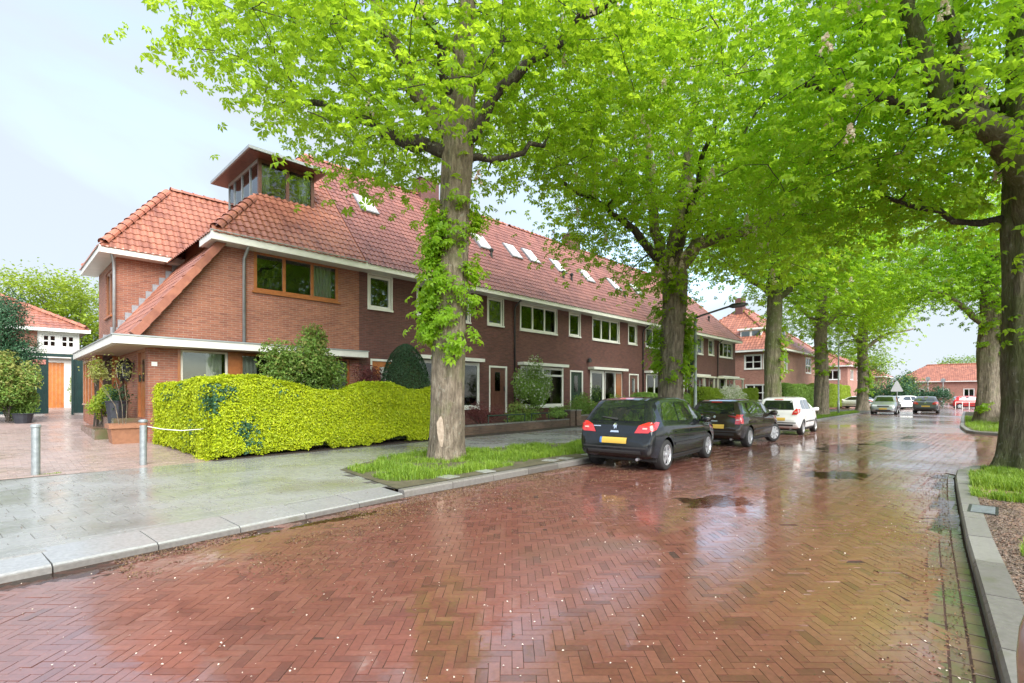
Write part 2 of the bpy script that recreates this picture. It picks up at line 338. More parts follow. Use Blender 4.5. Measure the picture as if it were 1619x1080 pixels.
# road: sand bed following the hollows, clinkers in herringbone, smooth wet surface farther off
XS, XE = -3.0, 27.0
gx = np.arange(XS, XE + .01, .12); gy = np.arange(-1.2, 8.2, .12)
X, Y = np.meshgrid(gx, gy, indexing='ij'); Z = road_z(X, Y) - .0026
nx, ny = X.shape; I = np.arange(nx * ny).reshape(nx, ny)
road = link('road', mesh_np('road', np.stack([X, Y, Z], -1).reshape(-1, 3), np.stack([I[:-1, :-1], I[1:, :-1], I[1:, 1:], I[:-1, 1:]], -1).reshape(-1, 4), 'wet_bed', smooth=True), None, 'structure')
far = MB(); far.poly((XE - .05, -16, -.004), (170, -16, -.004), (170, 40, -.004), (XE - .05, 9, -.004)); far.poly((-14, -16, -.004), (XE, -16, -.004), (XE, -1.1, -.004), (-14, -1.1, -.004))
far.poly((-14, -1.1, -.02), (XS + .05, -1.1, -.02), (XS + .05, 8, -.02), (-14, 8, -.02))
far.build('road_surface', 'wet_road_far', road, 'stuff')
w = .0667; a0 = math.atan2(CR[1], CR[0])
O, ang = [], []
N1, N2 = int(40 / w), int(40 / w)
ii, jj = np.meshgrid(np.arange(-300, 420), np.arange(0, 620), indexing='ij'); ii = ii.ravel(); jj = jj.ravel()
for k, (du, dv, da) in ((0, (1.5, .5, 0)), (5, (.5, 1.5, math.pi / 2))):
    q = (ii - jj) % 6 == k; u = (ii[q] + du) * w; v = (jj[q] + dv) * w
    x = CR[0] * u + CD[0] * v; y = CR[1] * u + CD[1] * v
    ok = (x > XS + .1) & (x < XE - .1) & (y < yl(x) - .1) & (y > np.where(x < 13.2, yr(x) + .25, np.where(x < 26.5, -1, .9))) & (v < 24)
    O.append(np.stack([x[ok], y[ok], road_z(x[ok], y[ok])], -1)); ang.append(np.full(ok.sum(), a0 + da))
O = np.concatenate(O); ang = np.concatenate(ang); O[:, 2] += NR.normal(0, .0008, len(O)); ang = ang + NR.normal(0, .012, len(ang))
vis = np.abs(O[:, :2] @ CR) < (O[:, :2] @ CD) * 1.02
key = np.where(vis, O[:, :2] @ CD, 99)
tv, tf = plate_tpl(.1958, .0627, .03)
pieces('brick', road, tv, tf, O, basis(ang, .0035), 'wet_clinker', keep=np.where(key < 2.72, 60 + key, key))
# gutter course along the near kerb
xs = np.arange(-1, 13, .205); O = np.concatenate([np.stack([xs + o, yr(xs + o) + .06 + .1 * k, road_z(xs + o, yr(xs + o) + .06 + .1 * k) - .0008], -1) for k, o in ((0, 0), (1, .1), (2, 0.04))])
tv, tf = slab_tpl(.197, .094, .03, .005); pieces('gutter_brick', road, tv, tf, O, basis(np.full(len(O), .07), .01), 'wet_gutter', nmax=120)

def M_water():
    m, t, B, N, Lk = new_mat('puddle_water'); N.remove(B)
    f = node(N, 'ShaderNodeFresnel'); f.inputs['IOR'].default_value = 1.4
    a = node(N, 'ShaderNodeBsdfTransparent'); a.inputs[0].default_value = (.88, .85, .80, 1)
    g = node(N, 'ShaderNodeBsdfGlossy'); g.inputs['Roughness'].default_value = .02
    n = tex_noise(N, Lk, 16, 2, 'World'); b = node(N, 'ShaderNodeBump'); b.inputs['Strength'].default_value = .12; b.inputs['Distance'].default_value = .01
    Lk.new(n.outputs['Fac'], b.inputs['Height']); Lk.new(b.outputs[0], g.inputs['Normal'])
    x = node(N, 'ShaderNodeMixShader'); Lk.new(f.outputs[0], x.inputs[0]); Lk.new(a.outputs[0], x.inputs[1]); Lk.new(g.outputs[0], x.inputs[2])
    Lk.new(x.outputs[0], N['Material Output'].inputs[0]); MATS['water'] = m
M_water()
zz = road_z(X, Y)[:-1, :-1]; wet = zz < -.0056
f = np.stack([I[:-1, :-1], I[1:, :-1], I[1:, 1:], I[:-1, 1:]], -1)[wet]
pw = link('puddle_water', mesh_np('puddle_water', np.stack([X, Y, np.full_like(X, -.0062)], -1).reshape(-1, 3), f, 'water'), None, 'structure')

# kerbs: one stone after another
def kerb(name, line, n0, mat, side, wid=.15, top=.11, length=1.0, ramp_to=None):
    pts = [np.array(p, float) for p in line]; P = []; acc = [0]
    for a, b in zip(pts, pts[1:]): acc.append(acc[-1] + np.linalg.norm(b - a))
    base = MB(); base.prism([(p[0], p[1], -.05) for p in line[:1]] + [(line[0][0], line[0][1] + side * .05, -.05), (line[0][0], line[0][1] + side * .05, .0)], (.01, 0, 0))
    k = base.build(name, mat, None, 'structure'); s = 0
    while s < acc[-1] - .05:
        e = min(s + length, acc[-1]); q = []
        for t in (s + .006, e - .006):
            i = min(np.searchsorted(acc, t, 'right') - 1, len(pts) - 2); u = (t - acc[i]) / (acc[i + 1] - acc[i]); q.append(pts[i] * (1 - u) + pts[i + 1] * u)
        d = (q[1] - q[0]) / max(1e-6, np.linalg.norm(q[1] - q[0])); nrm = np.array((-d[1], d[0])) * side
        l = np.linalg.norm(q[1] - q[0]); c = q[0]; j = R.uniform(-.003, .003)
        if ramp_to is None: pr = [(0, -.08), (0, top - .025), (.018, top), (wid, top), (wid, -.08)]
        else: pr = [(0, -.08), (0, .05), (.02, .065), (wid, ramp_to), (wid, -.08)]
        vs = [(c[0] + nrm[0] * a, c[1] + nrm[1] * a, b + j) for a, b in pr]
        if side < 0: vs = vs[::-1]
        MB().prism(vs, (d[0] * l, d[1] * l, 0)).build('kerb_stone', mat, k); s = e
        if ramp_to: c2 = c - nrm * .02; MB().prism([(c2[0], c2[1], -.05), (c2[0], c2[1], .045), (c2[0] + nrm[0] * .018, c2[1] + nrm[1] * .018, .052), (c2[0] + nrm[0] * .018, c2[1] + nrm[1] * .018, -.05)], (d[0] * l, d[1] * l, 0)).build('kerb_foot', 'wet_kerb', k)
    return k
lin = lambda fn, a, b, n=12: [(x, float(fn(x))) for x in np.linspace(a, b, n)]
kerb('driveway_kerb', lin(yl, -6, 4.35, 8), 0, 'wet_ramp', 1, wid=.52, ramp_to=.105, length=.8)
kerb('kerb_left', lin(yl, 4.36, 60, 30), 0, 'wet_kerb', 1)
nose = [(13.4, .60), (13.9, .45), (14.2, .15), (14.3, -.3), (14.3, -3)]
kerb('kerb_right', lin(yr, -3, 12.6, 12) + nose, 0, 'wet_kerb', -1, wid=.2, top=.12)
n2 = [(27.0, -3), (26.8, -.4), (26.9, .2), (27.3, .7), (28, 1.02)]
kerb('kerb_far_right', n2 + [(32, 1.4), (45, 1.9), (60, 2.4)], 0, 'wet_kerb', -1)

# pavement slabs, left
def strip(name, pts, mat):
    m = MB(); m.poly(*pts); return m.build(name, mat, None, 'structure')
GR = [[(4.35, 6.68), (4.7, 9.2), (6.6, 10.4), (8.7, 10.05), (12.6, 9.4), (13.6, 8.7), (13.4, 7.2), (9.5, 6.97)],
      [(14.3, 7.25), (14.1, 9.6), (16, 9.95), (23, 10.2), (28, 10.3), (28.2, 7.8)], [(31, 7.9), (31, 10.4), (46, 10.8), (52, 9.4), (52, 8.5), (40, 8.25)]]
def inside(poly, x, y):
    x = np.asarray(x); y = np.asarray(y); r = np.zeros(x.shape, bool); n = len(poly)
    for i in range(n):
        (x1, y1), (x2, y2) = poly[i], poly[(i + 1) % n]
        with np.errstate(divide='ignore', invalid='ignore'): c = ((y1 > y) != (y2 > y)) & (x < (x2 - x1) * (y - y1) / (y2 - y1) + x1)
        r ^= c
    return r
pv = MB()
xs = np.linspace(-6, 60, 40)
xs = np.array([-6, -4, -2, 0, 2, 4.34, 4.36] + list(np.linspace(6, 60, 34)))
ke = lambda x: .51 if x < 4.35 else .14
for a, b in zip(xs, xs[1:]): pv.poly((a, yl(a) + ke(a), .1005), (b, yl(b) + ke(b), .1005), (b, yb(b) + .4, .108), (a, yb(a) + .4, .108))
pvf = MB(); [pvf.poly((a, yl(a) + .505, .1032), (b, yl(b) + .505, .1032), (b, yl(b) + .95, .1037), (a, yl(a) + .95, .1037)) for a, b in ((-6, -3), (-3, 0), (0, 2.2), (2.2, 4.35))]
pave = pv.build('pavement', 'pave_bed', None, 'structure')
pvf.build('edge_course', 'wet_slab', pave)
ph = math.atan(.085); ex = np.array((math.cos(ph), math.sin(ph))); ey = np.array((-math.sin(ph), math.cos(ph)))
O = []
for j in range(0, 26):
    for i in range(-22, 110):
        p = np.array((0, 5.9)) + ex * (i * .4 + (j % 2) * .2) + ey * (j * .3 + .3)
        if p[1] - .15 > yl(p[0]) + (.40 if p[0] < 4.5 else .12) and p[1] + .12 < yb(p[0]) + .1 and p[0] > -5.5: O.append((p[0], p[1], .104 + (p[1] - 6) * .0012))
O = np.array(O); ing = np.zeros(len(O), bool)
for g in GR: ing |= inside(g, O[:, 0], O[:, 1])
O = O[~ing]; O[:, 2] += NR.normal(0, .0003, len(O)); vis = np.abs(O[:, :2] @ CR) < (O[:, :2] @ CD) * 1.05
tv, tf = plate_tpl(.3935, .2935, .04); pieces('paving_slab', pave, tv, tf, O, basis(np.full(len(O), ph), .0008), 'wet_slab', keep=np.where(vis, O[:, :2] @ CD, 99))

# driveway clinkers up to the gate
dv = MB(); dv.poly((-3, 11.7, .075), (3.6, 12.3, .075), (3.6, 34, zg(3.6, 34) - .04), (-3, 34, zg(-3, 34) - .04)); drive = dv.build('driveway', 'wet_bed', None, 'structure')
O = []
for j in range(0, 205):
    for i in range(-10, 18):
        x = i * .21 + (j % 2) * .105; y = 12.32 + j * .104
        if -1.6 < x < 3.45 and y > yb(x) + .02: O.append((x, y, zg(x, y) - .006))
O = np.array(O); O[:, 2] += NR.normal(0, .001, len(O)); tv, tf = slab_tpl(.205, .099, .03, .003)
pieces('driveway_brick', drive, tv, tf, O, basis(np.zeros(len(O)), .004, slope=.043), 'wet_drive', keep=np.where(O[:, 0] > .012 * O[:, 1], O[:, 1], 99))
# low step line of the drive at left
# front gardens behind the boundary
gd = MB(); xs = np.linspace(3.4, 60, 24)
for a, b in zip(xs, xs[1:]): gd.poly((a, yb(a) + .0, .118), (b, yb(b), .118), (b, 17, .32), (a, 17, .32))
gd.build('garden_soil', 'soil', None, 'structure')
# near-side islands
i1 = MB(); L1 = lin(yr, -3, 12.6, 12) + nose
i1.poly(*([(p[0] - (.2 if k > 12 else 0), p[1] - .19, .108) for k, p in enumerate(L1)] + [(14.1, -8, .108), (-3, -8, .108)])); isl = i1.build('near_pavement', 'wet_path', None, 'structure')
i2 = MB(); i2.poly(*([(p[0] + .05, p[1] - .13, .10) for p in n2[2:] + [(32, 1.4), (45, 1.9), (60, 2.4)]] + [(60, -10, .10), (27.1, -10, .10)])); i2.build('far_right_verge', 'grass_soil', None, 'structure')

# drain grate in the near kerb
dg = thing('drain_grate', 'black iron drain grate set in the kerb on the right', 'drain', (8.65, .16, .11))
box(8.35, .02, .10, 8.95, .30, .1225).build('grate_frame', 'black_metal', dg)
for k in range(7): box(8.40 + k * .075, .05, .1225, 8.44 + k * .075, .27, .128).build('grate_bar', 'galvanised', dg)

# ---------------------------------------------------------------- leaf, grass and litter geometry
def frames(Nn):
    Nn = Nn / np.maximum(1e-6, np.linalg.norm(Nn, axis=1, keepdims=True)); t = NR.normal(size=Nn.shape)
    t -= (t * Nn).sum(1, keepdims=True) * Nn; t /= np.maximum(1e-6, np.linalg.norm(t, axis=1, keepdims=True)); return t, np.cross(Nn, t), Nn
def leaf_quads(P, Nn, size, asp=.55, fold=.18):
    """one folded diamond leaf per point"""
    t, b, n = frames(np.asarray(Nn, float)); m = len(P); s = (size * NR.uniform(.7, 1.3, m))[:, None]
    V = np.stack([P - t * s * .5, P + b * s * asp * .5 + n * s * fold, P + t * s * .5, P - b * s * asp * .5 + n * s * fold], 1).reshape(-1, 3)
    return V, np.arange(4 * m).reshape(-1, 4), np.repeat(NR.random(m), 4)
def palmate(P, Nn, size, nl=6):
    """chestnut leaves: drooping leaflets round one stalk"""
    t, b, n = frames(np.asarray(Nn, float)); m = len(P); s = (size * NR.uniform(.65, 1.25, m))[:, None]; parts = []
    for k in range(nl):
        a = (k - (nl - 1) / 2) * (5.0 / nl) ; ln = 1 - .13 * abs(k - (nl - 1) / 2)
        d = t * math.cos(a) + b * math.sin(a); e = -t * math.sin(a) + b * math.cos(a)
        q = P + d * s * .03; mid = P + d * s * .36 * ln + n * s * .05; tip = P + d * s * .56 * ln - n * s * .16
        parts.append(np.stack([q, mid + e * s * .115, tip, mid - e * s * .115], 1))
    V = np.stack(parts, 1).reshape(-1, 3); return V, np.arange(len(V)).reshape(-1, 4), np.repeat(NR.random(m), 4 * nl)
def grass(polys, dens, hmin, hmax, zf, name, label, clump=1.0):
    Vs = []
    P = []
    for g in polys:
        g = np.array(g); lo, hi = g.min(0), g.max(0); n = int(dens * np.prod(hi - lo)); p = lo + NR.random((n, 2)) * (hi - lo)
        P.append(p[inside([tuple(q) for q in g], p[:, 0], p[:, 1])])
    P = np.concatenate(P); c = vnoise(P[:, 0] * 2.2, P[:, 1] * 2.2) * .6 + vnoise(P[:, 0] * 7, P[:, 1] * 7) * .4
    k = NR.random(len(P)) < np.clip((c - .36) * 4.5 * clump, .03, 1); P = P[k]; c = c[k]; m = len(P)
    h = (hmin + (hmax - hmin) * c ** 2.0 * 1.5 * NR.uniform(.4, 1.4, m))[:, None]; a = NR.uniform(0, 6.28, m); d = np.stack([np.cos(a), np.sin(a)], -1)
    z = np.full(m, zf) if not callable(zf) else zf(P[:, 0], P[:, 1]); B0 = np.column_stack([P, z]); wd = np.column_stack([d[:, 1], -d[:, 0], np.zeros(m)]) * NR.uniform(.003, .006, (m, 1))
    ln = np.column_stack([d, np.zeros(m)]) * h * NR.uniform(.1, .7, (m, 1)); up = np.array((0, 0, 1.0))
    mid = B0 + up * h * .55 + ln * .35; tip = B0 + up * h * .95 + ln
    V = np.stack([B0 - wd, B0 + wd, mid + wd * .8, mid - wd * .8, mid - wd * .8, mid + wd * .8, tip + wd * .1, tip - wd * .1], 1).reshape(-1, 3)
    o = link(name, mesh_np(name, V, np.arange(len(V)).reshape(-1, 4), 'grass_blade', np.repeat(NR.random(m), 8)), None, 'stuff')
    tag(o, label, 'grass'); return o
for k, g in enumerate(GR): sheet('verge', g, .112, 'grass_soil')
G1 = [[(4.6, 7.3), (4.8, 9.2), (6.6, 10.35), (8.7, 10.0), (12.5, 9.35), (13.4, 8.7), (13.2, 7.55), (10.5, 7.35), (9.3, 7.5), (8.3, 7.5), (7.4, 7.15), (6.2, 7.1), (5.3, 7.0)]]
grass(G1, 2700, .03, .17, .11, 'grass', 'fresh uneven grass round the foot of the mossy front chestnut trunk')
grass(GR[1:], 650, .05, .2, .11, 'grass', 'grass strips behind the parked cars and beyond them')
RG = [[(9.6, .30), (12.5, .42), (13.7, .25), (13.9, -1.4), (9.4, -1.4)]]
grass(RG, 4200, .05, .19, .108, 'grass', 'thick grass at the foot of the trunk on the right', 1.4)
grass([[(5.6, -.25), (6.5, -.12), (7.4, -.2), (7.3, -.7), (5.5, -.7)]], 2600, .03, .10, .108, 'grass', 'small grass tuft in the gravel behind the right kerb')
grass([[(27.4, .3), (28.2, .8), (32, 1.2), (45, 1.7), (45, -4), (27.3, -4)]], 500, .05, .22, .10, 'grass', 'grass on the round-ended verge far right')
grass([[(-.2, 12.3), (.9, 12.35), (.9, 12.55), (-.2, 12.5)]], 2500, .01, .04, .112, 'grass', 'moss tufts in the pavement joints by the bollard')
def flecks(n, fn, size, mat, name, label, zf=None, cat='petals'):
    P = fn(n); P = np.column_stack([P, (road_z(P[:, 0], P[:, 1]) if zf is None else zf(P[:, 0], P[:, 1])) + .004]); m = len(P)
    Nn = NR.normal(0, .35, (m, 3)) + (0, 0, 1); V, F, r = leaf_quads(P, Nn, size, .8, .2)
    tag(link(name, mesh_np(name, V, F, mat, r), None, 'stuff'), label, cat)
def road_pts(n):
    x = NR.uniform(-1, 1, n * 3); d = 2.6 + NR.random(n * 3) ** 1.6 * 16; X_, Y_ = C(x * d * 1.0, d); k = (Y_ < yl(X_) - .05) & (Y_ > yr(np.minimum(X_, 13)) + .1); return np.stack([X_[k], Y_[k]], -1)[:n]
flecks(650, road_pts, .014, 'petal_fallen', 'fallen_petals', 'pale fallen chestnut petals scattered on the wet clinkers')
def lit_pts(n):
    x = NR.uniform(.8, 16, n * 2); q = NR.exponential(.75, n * 2); y = yl(x) - .06 - q; k = (vnoise(x * 1.7, y * 3) + vnoise(x * 6, y * 6) * .5 > .62 + .1 * q); return np.stack([x[k], y[k]], -1)[:n]
flecks(16000, lit_pts, .02, 'litter', 'bud_litter', 'brown bud scales washed along the left kerb', cat='litter')
def lit2(n):
    x = NR.uniform(2, 13, n); y = yr(x) + .1 + NR.exponential(.25, n); return np.stack([x, y], -1)
flecks(2200, lit2, .017, 'litter', 'bud_litter', 'brown bud scales in the right-hand gutter', cat='litter')
def pav_pts(n):
    x = NR.uniform(-.5, 9, n); y = NR.uniform(6.6, 12, n); k = y > yl(x) + .1; return np.stack([x[k], y[k]], -1)
flecks(700, pav_pts, .016, 'litter', 'bud_litter', 'dark bits lying on the grey pavement slabs', lambda x, y: .108 + 0 * x, 'litter')
for k, (x, d, a) in enumerate(((5.6, .42, .1), (6.5, .38, -.15), (8.6, .40, .3), (9.1, .36, .05), (10.1, .33, -.1), (11.3, .35, .2), (12.4, .32, 0))):
    y = float(yl(x)) + d; c, s = math.cos(a + .07), math.sin(a + .07)
    tag(MB().prism([(x + c * u - s * v, y + s * u + c * v, .095) for u, v in ((-.15, -.15), (.15, -.15), (.15, .15), (-.15, .15))], (0, 0, .028)).build('loose_slab', 'wet_slab'), 'worn grey slab lying in the verge, %s along the kerb from the driveway' % ('first', 'second', 'third', 'fourth', 'fifth', 'sixth', 'seventh')[k], 'paving slab', 'loose slabs in the verge')
def gravel(n):
    x = NR.uniform(3, 9.6, n); y = yr(x) - .2 - NR.exponential(.35, n); return np.stack([x, y], -1)
M('gravel', (.19, .145, .11), (.10, .075, .06), .8, 60, rnd=((.6, .6, .6), (1.4, 1.4, 1.4)))
flecks(9000, gravel, .022, 'gravel', 'gravel', 'loose gravel on the path behind the right kerb', lambda x, y: .108 + 0 * x, 'gravel')

# ---------------------------------------------------------------- house parts
class Face:
    """a wall plane: 'y' looks to -y, 'x' looks to -x; (a, depth inward, z)"""
    def __init__(s, ax, c): s.ax, s.c = ax, c
    def p(s, a, d, z): return (a, s.c + d, z) if s.ax == 'y' else (s.c + d, a, z)
    def box(s, m, a0, a1, d0, d1, z0, z1):
        p, q = s.p(a0, d0, z0), s.p(a1, d1, z1); return m.box(*[min(i, j) for i, j in zip(p, q)], *[max(i, j) for i, j in zip(p, q)])
    def wall(s, m, a0, a1, z0, z1, holes=(), rev=.11):
        A = sorted({a0, a1, *[h[0] for h in holes], *[h[1] for h in holes]}); Zs = sorted({z0, z1, *[h[2] for h in holes], *[h[3] for h in holes]})
        for i in range(len(A) - 1):
            for j in range(len(Zs) - 1):
                ca, cz = (A[i] + A[i + 1]) / 2, (Zs[j] + Zs[j + 1]) / 2
                if not any(h[0] < ca < h[1] and h[2] < cz < h[3] for h in holes):
                    m.poly(s.p(A[i], 0, Zs[j]), s.p(A[i + 1], 0, Zs[j]), s.p(A[i + 1], 0, Zs[j + 1]), s.p(A[i], 0, Zs[j + 1]))
        for (u, v, y, z) in holes:
            for (p, q) in (((u, y), (u, z)), ((v, y), (v, z)), ((u, y), (v, y)), ((u, z), (v, z))):
                m.poly(s.p(p[0], 0, p[1]), s.p(q[0], 0, q[1]), s.p(q[0], rev, q[1]), s.p(p[0], rev, p[1]))
        return m
    def window(s, par, a0, a1, z0, z1, fm, cols=1, rows=1, sill=None, cur=None, fw=.07, glass='glass', top=None, set_=.03, room=True, splits=None, casing=None):
        m = MB(); d0, d1 = set_, set_ + .07
        if casing: 
            s.box(m, a0 - casing, a0, -.02, .06, z0 - casing, z1 + casing); s.box(m, a1, a1 + casing, -.02, .06, z0 - casing, z1 + casing); s.box(m, a0, a1, -.021, .06, z1, z1 + casing); s.box(m, a0, a1, -.021, .06, z0 - casing, z0)
        s.box(m, a0, a0 + fw, d0, d1, z0, z1); s.box(m, a1 - fw, a1, d0, d1, z0, z1); s.box(m, a0 + fw, a1 - fw, d0 + .002, d1, z0, z0 + fw); s.box(m, a0 + fw, a1 - fw, d0 + .002, d1, z1 - fw, z1)
        xs = splits or [a0 + (a1 - a0) * k / cols for k in range(1, cols)]; zs = [z0 + (z1 - z0) * k / rows for k in range(1, rows)]
        if top: zs.append(top)
        for x in xs: s.box(m, x - fw * .55, x + fw * .55, d0 + .003, d1, z0 + fw, z1 - fw)
        for z in zs: s.box(m, a0 + fw, a1 - fw, d0 + .005, d1 - .002, z - fw * .4, z + fw * .4)
        w_ = m.build('window', fm, par)
        E_ = [a0] + xs + [a1]; Zz = [z0] + zs + [z1]
        for i in range(len(E_) - 1):
            for j in range(len(Zz) - 1):
                q = MB(); s.box(q, E_[i] + fw * .5, E_[i + 1] - fw * .5, d0 + .03, d0 + .042, Zz[j] + fw * .4, Zz[j + 1] - fw * .4); q.build('pane', glass, w_)
        if sill: q = MB(); s.box(q, a0 - .06, a1 + .06, -.06, .05, z0 - .07, z0 - .003); q.build('sill', sill, w_)
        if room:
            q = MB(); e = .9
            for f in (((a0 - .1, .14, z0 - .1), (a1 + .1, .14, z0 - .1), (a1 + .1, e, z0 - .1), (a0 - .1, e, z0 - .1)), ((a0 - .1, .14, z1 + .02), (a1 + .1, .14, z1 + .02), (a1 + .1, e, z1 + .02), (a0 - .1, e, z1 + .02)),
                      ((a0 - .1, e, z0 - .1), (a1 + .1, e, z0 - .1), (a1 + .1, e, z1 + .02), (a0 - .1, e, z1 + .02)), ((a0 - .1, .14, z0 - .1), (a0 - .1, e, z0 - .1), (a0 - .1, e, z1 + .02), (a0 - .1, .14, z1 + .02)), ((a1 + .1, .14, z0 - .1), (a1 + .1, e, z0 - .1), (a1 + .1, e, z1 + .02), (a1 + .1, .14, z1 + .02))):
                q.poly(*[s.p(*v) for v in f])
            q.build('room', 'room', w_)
        for (c0, c1) in cur or ():
            q = MB(); n = max(6, int(abs(c1 - c0) / .035)); g = [(c0 + (c1 - c0) * k / n, .2 + .03 * math.sin(k * 2.1)) for k in range(n + 1)]
            for (p0, e0), (p1, e1) in zip(g, g[1:]): q.poly(s.p(p0, e0, z0 - .05), s.p(p1, e1, z0 - .05), s.p(p1, e1, z1 - .03), s.p(p0, e0, z1 - .03))
            q.build('curtain', 'curtain', w_, smooth=True)
        return w_
    def door(s, par, a0, a1, z0, z1, dm, fm, light=None, handle=True, fw=.08):
        m = MB(); s.box(m, a0 + fw, a1 - fw, .06, .10, z0, z1 - fw)
        for k in (.3, .7): s.box(m, a0 + (a1 - a0) * k - .12, a0 + (a1 - a0) * k + .12, .05, .06, z0 + .2, z0 + .85)
        dr = m.build('door', dm, par)
        q = MB(); s.box(q, a0, a0 + fw, .0, .1, z0, z1); s.box(q, a1 - fw, a1, .0, .1, z0, z1); s.box(q, a0 + fw, a1 - fw, .002, .1, z1 - fw, z1); q.build('door_frame', fm, dr)
        if light: q = MB(); s.box(q, a0 + (a1 - a0) * .36, a0 + (a1 - a0) * .64, .045, .058, z0 + 1.0, z1 - fw - .2); q.build('pane', 'glass', dr)
        if handle: q = MB(); s.box(q, a1 - fw - .10, a1 - fw - .07, .0, .05, z0 + 1.0, z0 + 1.2); q.build('handle', 'black_metal', dr)
        return dr
def tile_tpl(w, l):
    pr = [(0, .010), (.16, .030), (.33, .038), (.5, .026), (.68, .007), (.86, .002), (1.06, .012)]
    lo = [((a - .5) * w, -l * .5, h + .026) for a, h in pr]; hi = [((a - .5) * w, l * .62, h) for a, h in pr]; lip = [((a - .5) * w, -l * .5, h + .008) for a, h in pr]
    n = len(pr); v = lo + hi + lip
    return v, [(i, i + 1, n + i + 1, n + i) for i in range(n - 1)] + [(2 * n + i, 2 * n + i + 1, i + 1, i) for i in range(n - 1)]
def tile_plane(o, a, b, poly, w=.205, l=.30):
    """tile centres on a slope; o eave corner, a along the eave, b up the slope, poly in (along, up) metres"""
    a = np.array(a, float); a /= np.linalg.norm(a); b = np.array(b, float); b /= np.linalg.norm(b); n = np.cross(a, b)
    P = np.array(poly); s0, s1 = P[:, 0].min(), P[:, 0].max(); t1 = P[:, 1].max()
    s, t = np.meshgrid(np.arange(math.floor(s0 / w) * w + w / 2, s1, w), np.arange(l / 2 - .06, t1, l)); s = s.ravel(); t = t.ravel()
    k = inside(poly, s, np.clip(t, .03, t1 - .03)); s, t = s[k], t[k]
    O = np.array(o, float) + s[:, None] * a + t[:, None] * b + n * .01
    return O, np.repeat(np.stack([a, b, n])[None], len(O), 0)
def ridge_tiles(par, p, q, mat='tile_ridge', r=.13, l=.38, name='ridge_tile', lift=.0):
    p, q = np.array(p, float), np.array(q, float); L_ = np.linalg.norm(q - p); d = (q - p) / L_; n = int(L_ / l); sd = np.cross(d, (0, 0, 1)); sd /= np.linalg.norm(sd); up = np.cross(sd, d)
    K = 7; v = []
    for (f, rr) in ((-.02, 1.18), (.10, 1.16), (.12, 1.0), (1.04, .92)):
        for k in range(K): t = math.pi * k / (K - 1); v.append((f * l, math.cos(t) * r * rr, math.sin(t) * r * rr * .95))
    fs = [(j * K + k, j * K + k + 1, (j + 1) * K + k + 1, (j + 1) * K + k) for j in range(3) for k in range(K - 1)]
    O = np.array([p + d * l * k + up * lift for k in range(n)]); pieces(name, par, v, fs, O, np.repeat(np.stack([d, sd, up])[None], n, 0), mat, nmax=60)

YF, YE, ZE, YR, ZR = 16.4, 15.85, 6.15, 20.5, 11.35
TH = math.atan2(ZR - ZE, YR - YE); SL = math.hypot(ZR - ZE, YR - YE)
upF = (0, math.cos(TH), math.sin(TH)); F1 = Face('y', YF)
def row_roof(par, x0, x1, mat, hipR=False, extra=None, nmax=NPART):
    """deck of both slopes, then pantiles"""
    m = MB(); r1 = x1 - 4.2 if hipR else x1
    m.poly((x0, YE, ZE), (x1, YE, ZE), (r1, YR, ZR), (x0, YR, ZR)); m.poly((x0, YR, ZR), (r1, YR, ZR), (x1, 25.15, ZE), (x0, 25.15, ZE))
    if hipR: m.poly((x1, YE, ZE), (x1, 25.15, ZE), (r1, YR, ZR))
    rf = m.build('roof', mat, par)
    O, A = tile_plane((x0, YE, ZE), (1, 0, 0), upF, [(0, 0), (x1 - x0, 0), (r1 - x0, SL), (0, SL)])
    pieces('roof_tile', rf, *tile_tpl(.205, .30), O, A, mat, nmax=nmax); ridge_tiles(rf, (x0, YR, ZR - .02), (r1, YR, ZR - .02), 'tile_ridge')
    return rf
def skylight(par, x, t, w=.8, l=1.15):
    o = Vector((x, YE, ZE)) + Vector(upF) * t; nn = Vector((0, -math.sin(TH), math.cos(TH))); u = Vector(upF)
    def slab(a0, a1, b0, b1, h0, h1, name, mat, p):
        m = MB(); v = [o + Vector((a, 0, 0)) + u * b + nn * h for h in (h0, h1) for a, b in ((a0, b0), (a1, b0), (a1, b1), (a0, b1))]
        m.add(v, [(0, 3, 2, 1), (4, 5, 6, 7), (0, 1, 5, 4), (1, 2, 6, 5), (2, 3, 7, 6), (3, 0, 4, 7)]); return m.build(name, mat, p)
    k = slab(0, w, 0, l, .0, .13, 'skylight', 'lead', par); slab(.07, w - .07, .07, l - .07, .14, .146, 'pane', 'lamp_skysheen_glass', k)  # pane's pale opaque colour stands in for sky reflected in glass
def vent(par, x, t):
    o = Vector((x, YE, ZE)) + Vector(upF) * t
    MB().tube([o + Vector((0, 0, -.05)), o + Vector((0, 0, .35))], .06, 8).lathe((o.x, o.y, o.z + .35), [(.1, 0), (.11, .1), (.04, .16)], 8).build('roof_vent', 'black_metal', par)
def pipe(par, pts, mat, r=.045): return MB().tube(pts, r, 8).build('downpipe', mat, par, smooth=True)

